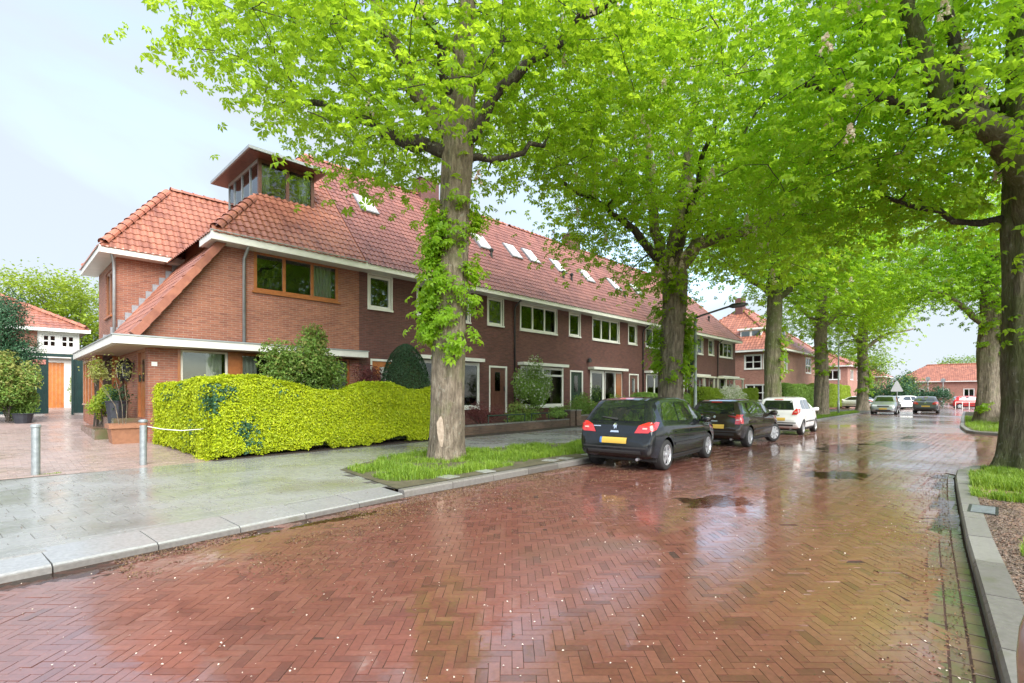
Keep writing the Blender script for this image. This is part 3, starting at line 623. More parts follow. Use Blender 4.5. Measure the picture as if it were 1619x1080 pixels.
# ---------------------------------------------------------------- corner house
H = thing('corner_house', 'orange brick corner house with glazed corner dormer and white wraparound canopy', 'house', (6, 20, .3))
m = MB()
F1.wall(m, 2.92, 9.11, .1, 2.85, [(3.67, 4.87, 1.25, 2.82), (5.20, 8.75, 1.25, 2.82)]); F1.wall(m, 4.54, 9.11, 2.85, 6.05, [(5.59, 8.32, 4.76, 5.97)])
m.poly((2.62, YF, 3.06), (4.54, YF, 3.06), (4.54, YF, 5.78)); m.poly((2.92, YF, 2.85), (4.54, YF, 2.85), (4.54, YF, 3.06), (2.92, YF, 3.06))
FX = Face('x', 2.92); FX.wall(m, YF, 25.2, .1, 3.0, [(16.72, 17.75, .93, 2.83), (19.35, 20.6, .93, 2.6)])
FX.wall(m, 21.3, 25.2, 3.0, 6.35, [(22.15, 23.5, 4.35, 5.95)]); Face('y', 21.3).wall(m, 2.92, 7, 3.0, 6.35)
MB().poly((2.92, 25.2, .1), (9.1, 25.2, .1), (9.1, 25.2, 6.3), (2.92, 25.2, 6.3)).build('back_wall', 'brick_orange', H)
m.build('wall', 'brick_orange', H)
box(3.03, 16.6, .12, 9.0, 25.1, .14).build('floor', 'room', H)
F1.window(H, 5.59, 8.32, 4.76, 5.97, 'varnish_wood', 3, sill='varnish_wood', cur=[(7.55, 8.15)], fw=.09, set_=.0)
F1.window(H, 3.67, 4.87, 1.25, 2.82, 'cream_paint', 1, cur=[(4.35, 4.75)], fw=.06); F1.window(H, 5.20, 8.75, 1.25, 2.82, 'varnish_wood', 3, cur=[(5.3, 5.75), (8.2, 8.7)], fw=.08)
q = MB(); F1.box(q, 4.87, 5.20, -.03, .1, .9, 2.84); q.build('window_post', 'varnish_wood', H); q = MB(); F1.box(q, 3.60, 3.67, -.015, .1, 1.2, 2.84); q.build('window_post', 'varnish_wood', H)
FX.window(H, 22.15, 23.5, 4.35, 5.95, 'varnish_wood', 2, sill='varnish_wood', fw=.09)
FX.door(H, 16.72, 17.75, .93, 2.83, 'varnish_wood', 'varnish_wood', light=True)
FX.window(H, 19.35, 20.6, .93, 2.6, 'brown_wood', 1, fw=.1)
box(3.2, 16.75, 2.42 - .12, 3.4, 16.8, 2.42).build('trim', 'cream_paint', H)
q = MB(); q.box(3.0, YF - .014, 2.34, 3.13, YF - .001, 2.45); q.build('number_plate', 'white_paint', H)
# vestibule
q = MB(); q.box(2.35, 20.8, .1, 2.92, 24.1, 1.25); q.build('vestibule_wall', 'brick_orange', H)
q = MB(); q.box(2.33, 20.78, 1.25, 2.5, 20.98, 2.83); q.box(2.75, 20.79, 1.25, 2.915, 20.95, 2.83)
for y in (21.75, 22.6, 23.4, 24.0): q.box(2.34, y, 1.26, 2.45, y + .1, 2.83)
q.box(2.32, 20.77, 1.20, 2.6, 24.12, 1.26); q.box(2.345, 20.98, 2.70, 2.44, 24.0, 2.829); v_ = q.build('vestibule_frame', 'varnish_wood', H)
for y0, y1 in ((20.98, 21.75), (21.85, 22.6), (22.7, 23.4), (23.5, 24.0)): box(2.39, y0 + .005, 1.27, 2.40, y1 - .005, 2.69).build('pane', 'glass', v_)
# canopy
q = MB(); q.prism([(2.1, 15.85, 2.86), (9.16, 15.85, 2.86), (9.16, 16.39, 2.86), (2.915, 16.39, 2.86), (2.915, 24.5, 2.86), (2.1, 24.5, 2.86)], (0, 0, .2)); cn = q.build('canopy', 'white_paint', H)
q = MB(); q.prism([(2.2, 15.95, 2.835), (9.1, 15.95, 2.835), (9.1, 16.385, 2.835), (2.91, 16.385, 2.835), (2.91, 24.4, 2.835), (2.2, 24.4, 2.835)], (0, 0, .022)); q.build('soffit', 'soffit_wood', cn)
q = MB(); q.prism([(2.075, 15.825, 3.061), (9.185, 15.825, 3.061), (9.185, 16.38, 3.061), (2.93, 16.38, 3.061), (2.93, 24.52, 3.061), (2.075, 24.52, 3.061)], (0, 0, .035)); q.build('roof_edge', 'zinc', cn)
# entrance steps
q = box(2.3, 17.2, .25, 2.91, 19.6, .92); q.build('step', 'wet_gutter', H); q = box(1.95, 17.6, .2, 2.298, 20.6, .62); q.build('step', 'wet_gutter', H); q = box(2.3, 19.602, .2, 2.91, 20.75, .78); q.build('step', 'wet_gutter', H)
# main roof with hipped end; the hip slope runs on as a catslide over the entrance
HX, RX, CX = 4.32, 9.0, 2.55
m = MB(); m.poly((HX, YE, ZE), (9.11, YE, ZE), (9.11, YR, ZR), (RX, YR, ZR)); m.poly((HX, YE, ZE), (RX, YR, ZR), (HX, 25.15, ZE)); m.poly((RX, YR, ZR), (9.11, YR, ZR), (9.11, 25.15, ZE), (HX, 25.15, ZE))
m.poly((CX, 16.22, 3.12), (HX + .45, 16.22, 6.2), (HX + .45, 21.3, 6.2), (CX, 21.3, 3.12))
m.poly((HX + .45, 16.9, 6.2), (HX + .45, 21.3, 6.2), (HX + .52, 21.3, 6.74), (HX + .52, 16.9, 6.74))
WX, WY0, WY1, WZ, WRY, WRZ, WRX = 2.45, 20.85, 25.55, 6.38, 23.2, 9.5, 4.85
m.poly((WX, WY0, WZ), (9, WY0, WZ), (9, WRY, WRZ), (WRX, WRY, WRZ)); m.poly((WX, WY0, WZ), (WRX, WRY, WRZ), (WX, WY1, WZ)); m.poly((WX, WY1, WZ), (9, WY1, WZ), (9, WRY, WRZ), (WRX, WRY, WRZ))
rf = m.build('roof', 'tile_orange', H)
Os, As = [], []
def tp(*a):
    o, b = tile_plane(*a); Os.append(o); As.append(b)
tp((HX, YE, ZE), (1, 0, 0), upF, [(0, 0), (9.11 - HX, 0), (9.11 - HX, SL), (RX - HX, SL)])
us = (RX - HX, 0, ZR - ZE); sl2 = math.hypot(us[0], us[2]); tp((HX, 25.15, ZE), (0, -1, 0), us, [(0, 0), (9.3, 0), (4.65, sl2)])
uc = (HX + .45 - CX, 0, 3.08); slc = math.hypot(uc[0], uc[2]); tp((CX, 21.3, 3.12), (0, -1, 0), uc, [(0, 0), (5.0, 0), (5.0, slc), (0, slc)])
uw = (0, WRY - WY0, WRZ - WZ); slw = math.hypot(uw[1], uw[2]); tp((WX, WY0, WZ), (1, 0, 0), uw, [(0, 0), (5.2, 0), (6.2, slw), (WRX - WX, slw)])
ux = (WRX - WX, 0, WRZ - WZ); tp((WX, WY1, WZ), (0, -1, 0), ux, [(0, 0), (4.7, 0), (2.35, math.hypot(ux[0], ux[2]))])
O = np.concatenate(Os); A = np.concatenate(As)
# leave out the tiles under the dormer
k = ~((O[:, 0] > 6.2) & (O[:, 0] < 8.0) & (O[:, 1] > 17.75) & (O[:, 1] < 20.4) & (O[:, 2] < 10))
pieces('roof_tile', rf, *tile_tpl(.205, .30), O[k], A[k], 'tile_orange')
ridge_tiles(rf, (HX + .12, YE + .12, ZE + .13), (6.1, 17.62, 8.12), r=.15, name='hip_tile'); ridge_tiles(rf, (WX + .1, WY0 + .1, WZ + .13), (WRX, WRY, WRZ + .02), r=.15, name='hip_tile'); ridge_tiles(rf, (WRX, WRY, WRZ), (7.6, WRY, WRZ), r=.13)
ridge_tiles(rf, (WX + .1, WY1 - .1, WZ + .13), (WRX, WRY, WRZ + .02), r=.15, name='hip_tile'); ridge_tiles(rf, (7.9, 19.42, 10.15), (RX, YR, ZR), r=.15, name='hip_tile')
# verge tiles down the catslide
vd = np.array((uc[0], 0, uc[2])) / slc; n = 9; lv = slc * .97 / n
O = np.array([np.array((CX, 16.20, 3.14)) + vd * lv * (k + .02) for k in range(n)]); nv = np.cross((0, -1, 0), vd)
tvv = [(-.0, -.10, -.13), (lv * 1.04, -.10, -.15), (lv * 1.04, -.10, .05), (0, -.10, .075), (0, .16, .085), (lv * 1.04, .16, .06), (0, .16, -.02), (lv * 1.04, .16, -.02)]
pieces('verge_tile', rf, tvv, [(0, 1, 2, 3), (3, 2, 5, 4), (4, 5, 7, 6), (0, 3, 4, 6), (1, 7, 5, 2)], O, np.repeat(np.stack([vd, (0, 1, 0), np.cross(vd, (0, 1, 0))])[None], n, 0), 'tile_ridge')
# stepped lead flashing where the catslide meets the wing wall
for k in range(12):
    p = np.array((CX + .02, 21.2, 3.25)) + vd * (k * .33); box(p[0], 21.24, p[2], p[0] + .24, 21.298, p[2] + .30).build('flashing', 'lead', rf)
# gutters and fascias
q = MB(); q.box(HX - .04, YE - .04, ZE - .22, 9.11, YE + .05, ZE + .02); q.box(HX - .04, YE + .05, ZE - .22, HX + .05, 17.0, ZE + .02); q.box(HX + .05, YE + .05, ZE - .2, 9.11, YF, ZE - .15); q.box(HX + .05, YF, ZE - .2, 4.54, 17, ZE - .15); g1 = q.build('gutter', 'white_paint', H)
q = MB(); q.box(HX - .06, YE - .06, ZE + .021, 9.11, YE + .04, ZE + .05); q.build('gutter_lip', 'zinc', g1)
q = MB(); q.box(WX - .04, WY0 - .04, WZ - .2, 5.4, WY0 + .05, WZ + .02); q.box(WX - .04, WY0 + .05, WZ - .2, WX + .05, WY1, WZ + .02); q.box(WX + .05, WY0 + .05, WZ - .19, 5.4, 21.3, WZ - .15); q.box(WX + .05, 21.3, WZ - .19, 2.92, WY1, WZ - .15); q.build('gutter', 'white_paint', H)
pipe(H, [(5.29, 15.9, 5.98), (5.29, 16.05, 5.85), (5.29, 16.33, 5.65), (5.29, 16.33, 3.1)], 'zinc'); pipe(H, [(2.75, 20.95, 6.2), (2.84, 21.2, 6.0), (2.86, 21.24, 5.7), (2.86, 21.24, 3.1)], 'zinc')
# corner dormer
DX0, DX1, DY0, DY1, DZ0, DZ1 = 6.16, 8.05, 17.66, 20.7, 7.98, 9.42
dm = MB(); dm.box(DX0 + .02, DY0 + .02, DZ0 - .5, DX1 - .02, DY1, DZ0); dm.box(DX0 + .05, DY0 + 1.3, DZ0, DX1 - .03, DY1, DZ1 - .02); dm.box(DX1 - .05, DY0 + .1, DZ0, DX1 - .021, DY1 - .02, DZ1 - .02)
D_ = dm.build('dormer', 'plaster_dark', H)
def fr(m, F, a0, a1, z0, z1, sp, fw=.11):
    F.box(m, a0, a0 + fw, 0, .09, z0, z1); F.box(m, a1 - fw, a1, 0, .09, z0, z1); F.box(m, a0 + fw, a1 - fw, .002, .09, z0, z0 + fw); F.box(m, a0 + fw, a1 - fw, .002, .09, z1 - fw, z1)
    for x in sp: F.box(m, x - fw * .5, x + fw * .5, .003, .09, z0 + fw, z1 - fw)
q = MB(); Fd = Face('y', DY0); fr(q, Fd, DX0, DX1, DZ0 + .04, DZ1, [7.12]); q.build('dormer_frame', 'brown_wood', D_)
q = MB(); Fs = Face('x', DX0)
q.box(DX0, DY0 + .095, DZ0 + .12, DX0 + .07, DY1, DZ0 + .2); q.box(DX0, DY0 + .095, DZ1 - .1, DX0 + .07, DY1, DZ1)
for y in (18.45, 19.25, 20.05, 20.64): q.box(DX0 + .002, y, DZ0 + .2, DX0 + .068, y + .06, DZ1 - .1)
q.build('dormer_frame', 'zinc', D_)
for a, b in ((DX0 + .1, 7.07), (7.17, DX1 - .1)): box(a, DY0 + .04, DZ0 + .15, b, DY0 + .05, DZ1 - .11).build('dormer_pane', 'glass', D_)
for a, b in ((DY0 + .1, 18.45), (18.51, 19.25), (19.31, 20.05), (20.11, 20.64)): box(DX0 + .03, a + .004, DZ0 + .2, DX0 + .04, b - .004, DZ1 - .1).build('dormer_pane', 'glass_bright', D_)
q = MB(); q.poly((DX0 + .2, DY0 + .3, DZ0), (DX0 + .2, DY1, DZ0), (DX0 + .2, DY1, DZ1 - .05), (DX0 + .2, DY0 + .3, DZ1 - .05)); q.build('bright_backing', 'curtain', D_)  # pale sheet added so the side glazing looks bright as sky
for a, b in ((6.32, 6.6), (7.6, 7.93)):
    q = MB(); n = 10; g = [(a + (b - a) * k / n, DY0 + .2 + .03 * math.sin(k * 2)) for k in range(n + 1)]
    for (p0, e0), (p1, e1) in zip(g, g[1:]): q.poly((p0, e0, DZ0), (p1, e1, DZ0), (p1, e1, DZ1 - .1), (p0, e0, DZ1 - .1))
    q.build('curtain', 'curtain', D_, smooth=True)
q = MB(); q.box(5.76, 17.24, DZ1 + .002, 8.31, 21.16, DZ1 + .02); q.build('dormer_soffit', 'brown_wood', D_); q = MB(); q.box(5.70, 17.18, DZ1 + .021, 8.37, 21.2, DZ1 + .12); q.build('dormer_roof', 'zinc', D_)
q = MB(); q.box(DX0 - .05, DY0 - .12, DZ0 - .12, DX1 + .1, DY0 - .002, DZ0 + .035); q.box(DX0 - .1, DY0 - .002, DZ0 - .1, DX0 - .003, DY1, DZ0 + .12); q.build('dormer_flashing', 'lead', D_)
# porch lanterns hang on the wall: things of their own
for k, (y, lab) in enumerate(((18.25, 'black hexagonal wall lantern nearest the varnished front door'), (19.2, 'black wall lantern farther back in the porch'))):
    t = thing('wall_lantern', lab, 'lantern', (2.8, y, 2.2), 'porch lanterns'); m = MB()
    m.lathe((2.76, y, 2.05), [(.03, -.1), (.06, -.04), (.09, 0), (.13, .38), (.15, .4), (.06, .52), (.02, .58)], 6); m.box(2.80, y - .03, 2.45, 2.915, y + .03, 2.5); m.build('lantern_body', 'black_metal', t)
    for s in (-1, 1): MB().poly((2.665, y - .05, 2.09), (2.665, y + .05, 2.09), (2.632, y + .06, 2.4), (2.632, y - .06, 2.4)).build('lantern_glass', 'lamp_skysheen_glass', t) if s > 0 else None

# ---------------------------------------------------------------- dark brick row
X0, UW = 9.11, 5.9
ROWLAB = ['dark brick row house joined to the orange corner house, behind the cone topiary', 'dark brick row house with dark brown front door, beside the maroon dome bush',
          'dark brick row house with tall white garden doors, behind the black hatchback', 'dark brick row house partly hidden behind the second chestnut trunk',
          'dark brick row house right of the second chestnut trunk, with cream lean-to porch', 'last dark brick house of the row, with hipped roof end']
for k in range(6):
    x0 = X0 + UW * k; x1 = x0 + UW
    h = thing('row_house', ROWLAB[k], 'house', (x0 + 3, 20, .3), 'dark brick terrace'); o = lambda a: x0 + a
    up = [(o(.38), o(1.32), 4.72, 5.92), (o(2.5), o(5.2), 4.68, 5.92)]
    if k == 2: low = [(o(.45), o(1.6), .75, 2.88), (o(2.25), o(3.6), .75, 2.95), (o(3.7), o(5.6), 1.0, 2.95)]
    else: low = [(o(.45), o(1.6), .75, 2.88), (o(2.5), o(5.75), 1.0, 2.95)]
    m = MB(); F1.wall(m, x0, x1, .1, 6.05, up + low); MB().poly((x0, 24.5, .1), (x1, 24.5, .1), (x1, 24.5, 6.1), (x0, 24.5, 6.1)).build('back_wall', 'brick_dark', h)
    if k == 5: m.poly((x1, YF, .1), (x1, 24.5, .1), (x1, 24.5, 6.1), (x1, YF, 6.1))
    m.build('wall', 'brick_dark', h)
    rf = row_roof(h, x0, x1, 'tile_purple', hipR=(k == 5), nmax=NPART if k < 2 else 0)
    if k == 5: ridge_tiles(rf, (x1 - .1, YE + .1, ZE + .1), (x1 - 4.2, YR, ZR), name='hip_tile')
    F1.window(h, *up[0], 'white_paint', 1, sill='white_paint', fw=.10, cur=[(o(.45), o(1.25))] if k == 1 else None, casing=.05, glass='glass')
    F1.window(h, *up[1], 'white_paint', 3, sill='white_paint', fw=.09, casing=.05, cur=[(o(2.55), o(5.1))] if k == 1 else ([(o(4.4), o(5.1))] if k in (0, 4) else [(o(2.6), o(2.95))]))
    dcol = ['orange_wood', 'brown_wood', 'dark_green_paint', 'brown_wood', 'cream_paint', 'brown_wood'][k]
    F1.door(h, *low[0], dcol, 'white_paint', light=True)
    if k == 2:
        F1.window(h, *low[1], 'white_paint', 1, fw=.16, cur=None, set_=-.02); F1.window(h, *low[2], 'white_paint', 2, fw=.10, cur=[(o(3.85), o(4.6))], splits=[o(4.85)])
        q = MB(); F1.box(q, o(4.92), o(5.5), .0, .028, 1.1, 2.85); q.build('shutter', 'varnish_wood', h)
    else:
        F1.window(h, *low[1], 'white_paint', 3 if k != 1 else 2, fw=.12, sill='white_paint', top=2.55 if k == 1 else None, cur=[(o(4.9), o(5.6))] if k in (0, 3) else None, set_=-.02)
    q = MB(); F1.box(q, low[1][0] - .2, o(5.72) if k != 2 else o(5.6), -.42, -.002, 2.98, 3.12); q.build('lintel_canopy', 'white_paint', h)
    if k in (4, 5): q = MB(); q.box(o(.3), 15.6, 2.86, o(5.8), 16.397, 2.975); [q.box(a, 15.65, .3, a + .12, 15.77, 2.858) for a in (o(.4), o(2.0), o(3.7), o(5.6))]; q.build('porch_frame', 'cream_paint', h)
    q = MB(); q.box(x0 + .002, YE - .04, ZE - .2, x1 - .002, YE + .05, ZE + .02); q.box(x0 + .002, YE + .05, ZE - .19, x1 - .002, YF, ZE - .14); g1 = q.build('gutter', 'white_paint', h)
    if k in (1, 3, 5): pipe(h, [(o(2.05), 15.92, 5.98), (o(2.05), 16.3, 5.7), (o(2.05), 16.34, 5.5), (o(2.05), 16.34, .4)], 'black_metal', .04)
    if k == 2: MB().lathe((o(2.0), 16.25, 3.35), [(.05, 0), (.13, .05), (.11, .2), (.05, .25)], 10).build('alarm_lamp', 'black_metal', h)
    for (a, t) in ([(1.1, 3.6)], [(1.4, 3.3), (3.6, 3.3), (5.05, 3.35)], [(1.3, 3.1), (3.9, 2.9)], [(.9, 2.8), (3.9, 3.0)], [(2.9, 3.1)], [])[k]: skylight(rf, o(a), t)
    for (a, t) in ([], [(1.75, 2.65)], [(1.3, 2.5), (2.0, 2.45)], [(1.35, 2.1), (5, 3.7)], [], [(2.0, 1.8)])[k]: vent(rf, o(a), t)
    if k in (0, 2, 4):
        m = MB(); m.box(x1 - .55, YR - .35, ZR - .6, x1 + .55, YR + .35, ZR + .75); ch = m.build('chimney', 'brick_dark', h); box(x1 - .62, YR - .42, ZR + .751, x1 + .62, YR + .42, ZR + .85).build('chimney_cap', 'lead', ch)

# ---------------------------------------------------------------- houses farther off
def far_house(name, label, x0, x1, y0, y1, ze, zr, wall, wins, roofm='tile_far', over=.5, dormers=(), z0=.0, hip=True, rx=None, chim=None):
    h = thing(name, label, 'house', ((x0 + x1) / 2, (y0 + y1) / 2, z0)); FY = Face('y', y0); FXx = Face('x', x0); m = MB()
    hy = [w[1:5] for w in wins if w[0] == 'y']; hx = [w[1:5] for w in wins if w[0] == 'x']
    FY.wall(m, x0, x1, z0, ze, hy); FXx.wall(m, y0, y1, z0, ze, hx); m.poly((x1, y0, z0), (x1, y1, z0), (x1, y1, ze), (x1, y0, ze)); m.poly((x0, y1, z0), (x1, y1, z0), (x1, y1, ze), (x0, y1, ze)); m.build('wall', wall, h)
    for w_ in wins: (FY if w_[0] == 'y' else FXx).window(h, *w_[1:5], 'white_paint', w_[5], w_[6], sill='white_paint', fw=.1, casing=.06)
    a0, a1, b0, b1 = x0 - over, x1 + over, y0 - over, y1 + over; run = min(a1 - a0, b1 - b0) / 2
    if a1 - a0 >= b1 - b0: r0, r1 = (a0 + (run if hip else 0), (b0 + b1) / 2, zr), (a1 - (run if hip else 0), (b0 + b1) / 2, zr); fs = [((a0, b0, ze), (a1, b0, ze), r1, r0), ((a1, b1, ze), (a0, b1, ze), r0, r1), ((a0, b1, ze), (a0, b0, ze), r0), ((a1, b0, ze), (a1, b1, ze), r1)]
    else: r0, r1 = ((a0 + a1) / 2, b0 + run, zr), ((a0 + a1) / 2, b1 - run, zr); fs = [((a0, b1, ze), (a0, b0, ze), r0, r1), ((a1, b0, ze), (a1, b1, ze), r1, r0), ((a0, b0, ze), (a1, b0, ze), r0), ((a1, b1, ze), (a0, b1, ze), r1)]
    m = MB(); [m.poly(*f) for f in fs]; rf = m.build('roof', roofm, h)
    Os, As = [], []
    for f in fs:
        p, q = np.array(f[0]), np.array(f[1]); a = (q - p) / np.linalg.norm(q - p); tops = [np.array(t) for t in f[2:]]; d = tops[0] - p; b = d - a * (d @ a); lb = np.linalg.norm(b); b = b / lb
        pl = [(0, 0), (np.linalg.norm(q - p), 0)] + [((t - p) @ a, lb) for t in tops]
        O, A = tile_plane(p, a, b, pl, .3, .42); Os.append(O); As.append(A)
    pieces('roof_tile', rf, *tile_tpl(.3, .42), np.concatenate(Os), np.concatenate(As), roofm if roofm != 'tile_far' else 'tile_orange', nmax=0)
    for p, q in ([((a0, b0, ze), r0), (r0, r1), (r1, (a1, b0, ze))]): ridge_tiles(rf, np.array(p) + (0, 0, .05), np.array(q) + (0, 0, .05), r=.16, l=.5)
    q = MB(); q.box(a0, b0 - .05, ze - .2, a1, b0 + .05, ze + .02); q.box(a0 - .05, b0 - .052, ze - .2, a0 + .05, b1, ze + .021); q.box(a0 + .05, b0 + .05, ze - .18, a1, y0, ze - .12); q.box(a0 + .05, y0, ze - .18, x0, b1, ze - .12); q.build('gutter', 'white_paint', h)
    for (ax, c, a, b, zb, zt, n) in dormers:
        Fd = Face(ax, c); q = MB(); Fd.box(q, a, b, .02, 2.2, zb, zt); Fd.box(q, a - .25, b + .25, -.2, 2.4, zt, zt + .18); d_ = q.build('dormer', 'white_paint', h); q = MB()
        wdt = (b - a) / n
        for i in range(n): Fd.box(q, a + wdt * i + .12, a + wdt * (i + 1) - .12, .005, .019, zb + .15, zt - .12)
        q.build('dormer_pane', 'glass_bright', d_)
    if chim: m = MB(); m.box(chim[0] - .5, chim[1] - .4, zr - 1, chim[0] + .5, chim[1] + .4, zr + 1.0); m.build('chimney', 'brick_dark', h)
    return h
far_house('corner_house', 'pinkish brick house with hipped roof and white dormers beyond the dark row', 53.3, 68, 15.4, 27, 6.1, 11.4, 'brick_pink',
          [('x', 16.0, 16.9, 4.2, 5.6, 1, 2), ('x', 17.1, 18.7, 4.2, 5.6, 2, 2), ('x', 16.2, 18.6, 1.0, 2.6, 3, 2), ('y', 54.6, 55.6, 3.9, 5.7, 1, 2), ('y', 62.2, 64.3, 4.0, 5.7, 2, 2), ('y', 58, 60, 1, 2.6, 2, 2)],
          dormers=[('x', 54.6, 17.5, 19.6, 7.0, 8.3, 2), ('y', 16.9, 58, 60.4, 7.3, 8.7, 2)], chim=(58.5, 21))
far_house('street_house', 'orange brick gabled house far down the street behind the thin trunk', 92, 104, 17, 29, 6.2, 9.8, 'brick_pink', [('x', 18, 20, 4, 5.5, 2, 1), ('y', 94, 96, 4, 5.5, 2, 1), ('y', 99, 101, 4, 5.5, 2, 1)])
far_house('street_house', 'long low house with orange roof closing the end of the street', 142, 152, -32, 17, 4.6, 8.3, 'brick_pink', [('x', y, y + 1.6, 1.0, 2.9, 2, 1) for y in range(-28, 15, 4)])
far_house('street_house', 'pale orange house at the street end beside the round bush', 128, 138, 17.5, 32, 5.5, 9.0, 'brick_pink', [('x', y, y + 1.6, 1.0, 2.9, 2, 1) for y in range(19, 30, 4)])
# neighbour behind the gate
far_house('neighbour_house', 'white rendered house with orange hipped roof behind the green gate', -6, 3.9, 42, 52, 5.65, 8.6, 'white_render', [('y', 2.15, 2.85, 4.5, 5.3, 2, 2), ('y', 3.0, 3.7, 4.5, 5.3, 2, 2)], z0=.5)
box(-5.99, 41.95, 4.4, 1.95, 41.999, 5.44).build('brick_band', 'brick_orange', bpy.data.objects['neighbour_house'])
# garage with orange door
g = thing('garage', 'low white garage with orange plank door behind the green gate', 'garage', (0, 34, .8)); m = MB(); Fg = Face('y', 32); Fg.wall(m, -6, 4.5, .8, 3.3, [(1.72, 2.42, .93, 3.1)]); m.poly((4.5, 32, .8), (4.5, 38, .8), (4.5, 38, 3.3), (4.5, 32, 3.3)); m.build('wall', 'white_render', g)
q = MB(); q.box(-6.2, 31.7, 3.3, 4.7, 38, 3.62); q.build('flat_roof', 'white_paint', g)
for i in range(5): box(1.725 + i * .139, 32.05, .93, 1.725 + i * .139 + .134, 32.08, 3.09).build('door_plank', 'orange_wood', g)
# gate
g = thing('garden_gate', 'dark green double plank gate standing open under a white beam', 'gate', (1.6, 27.4, .75))
for x0, x1, lab in ((-.9, 1.6, 'left'), (2.36, 2.95, 'right')):
    n = int((x1 - x0) / .125)
    for i in range(n): box(x0 + i * .125, 27.3, .82, x0 + i * .125 + .123, 27.34, 3.06).build('gate_plank', 'green_paint', g)
q = box(-1.2, 27.25, 3.1, 2.95, 27.45, 3.22); q.build('gate_beam', 'green_paint', g); box(-1.2, 27.24, 3.221, 2.98, 27.6, 3.45).build('gate_fascia', 'white_paint', g)
box(1.12, 27.27, 2.78, 1.52, 27.298, 2.96).build('gate_sign', 'red_sign', g)
for x in (-.95, 2.28): box(x, 27.2, .6, x + .07, 27.29, 3.09).build('gate_post', 'green_paint', g)

# ---------------------------------------------------------------- trees
def w3(xc, d, z): x, y = C(xc, d); return np.array((x, y, z))
def trunk_mesh(pts, rad, n=44, flare=.35, seed=0, rough=.11):
    pts = np.array(pts, float); z = np.concatenate([[0], np.cumsum(np.linalg.norm(np.diff(pts, axis=0), axis=1))]); m = max(10, int(z[-1] / .16)); s = np.linspace(0, z[-1], m)
    P = np.stack([np.interp(s, z, pts[:, k]) for k in range(3)], -1); r = np.interp(s, z, rad); th = np.linspace(0, 2 * np.pi, n, endpoint=False)
    T, Sg = np.meshgrid(th, s); lob = .5 + .5 * np.sin(T * 5 + seed) ; fl = 1 + flare * np.exp(-Sg / .32) * (.45 + .9 * lob)
    nz_ = (vnoise(np.cos(T) * 3 + seed * 7 + 20, np.sin(T) * 3 + Sg * .55) - .5) * 2; nz2 = vnoise(np.cos(T) * 7 + 40 + seed, np.sin(T) * 7 + Sg * 2.2) - .5
    RR = r[:, None] * fl * (1 + rough * nz_ + rough * .9 * nz2)
    V = np.stack([P[:, None, 0] + RR * np.cos(T), P[:, None, 1] + RR * np.sin(T), P[:, None, 2] + 0 * T], -1).reshape(-1, 3); I_ = np.arange(m * n).reshape(m, n); J = np.roll(I_, -1, 1)
    return V, np.stack([I_[:-1], J[:-1], J[1:], I_[1:]], -1).reshape(-1, 4)
AIR = [(.035, .37, .055, .055, 1), (.41, .20, .10, .052, 1), (-.22, .52, .06, .07, .45), (.10, .54, .05, .05, .4), (.36, .52, .04, .04, .5), (.87, .115, .125, .08, 1), (-.10, .40, .05, .05, .5)]
def open_air(p):    # openings where the neighbouring crowns do not meet
    d = depth(p[0], p[1]); q = (p[0] * CR[0] + p[1] * CR[1]) / d; s = (p[2] - CAMH) / d
    return not any(((q - a) / rx) ** 2 + ((s - b) / rz) ** 2 < 1 and R.random() < f for a, b, rx, rz, f in AIR)
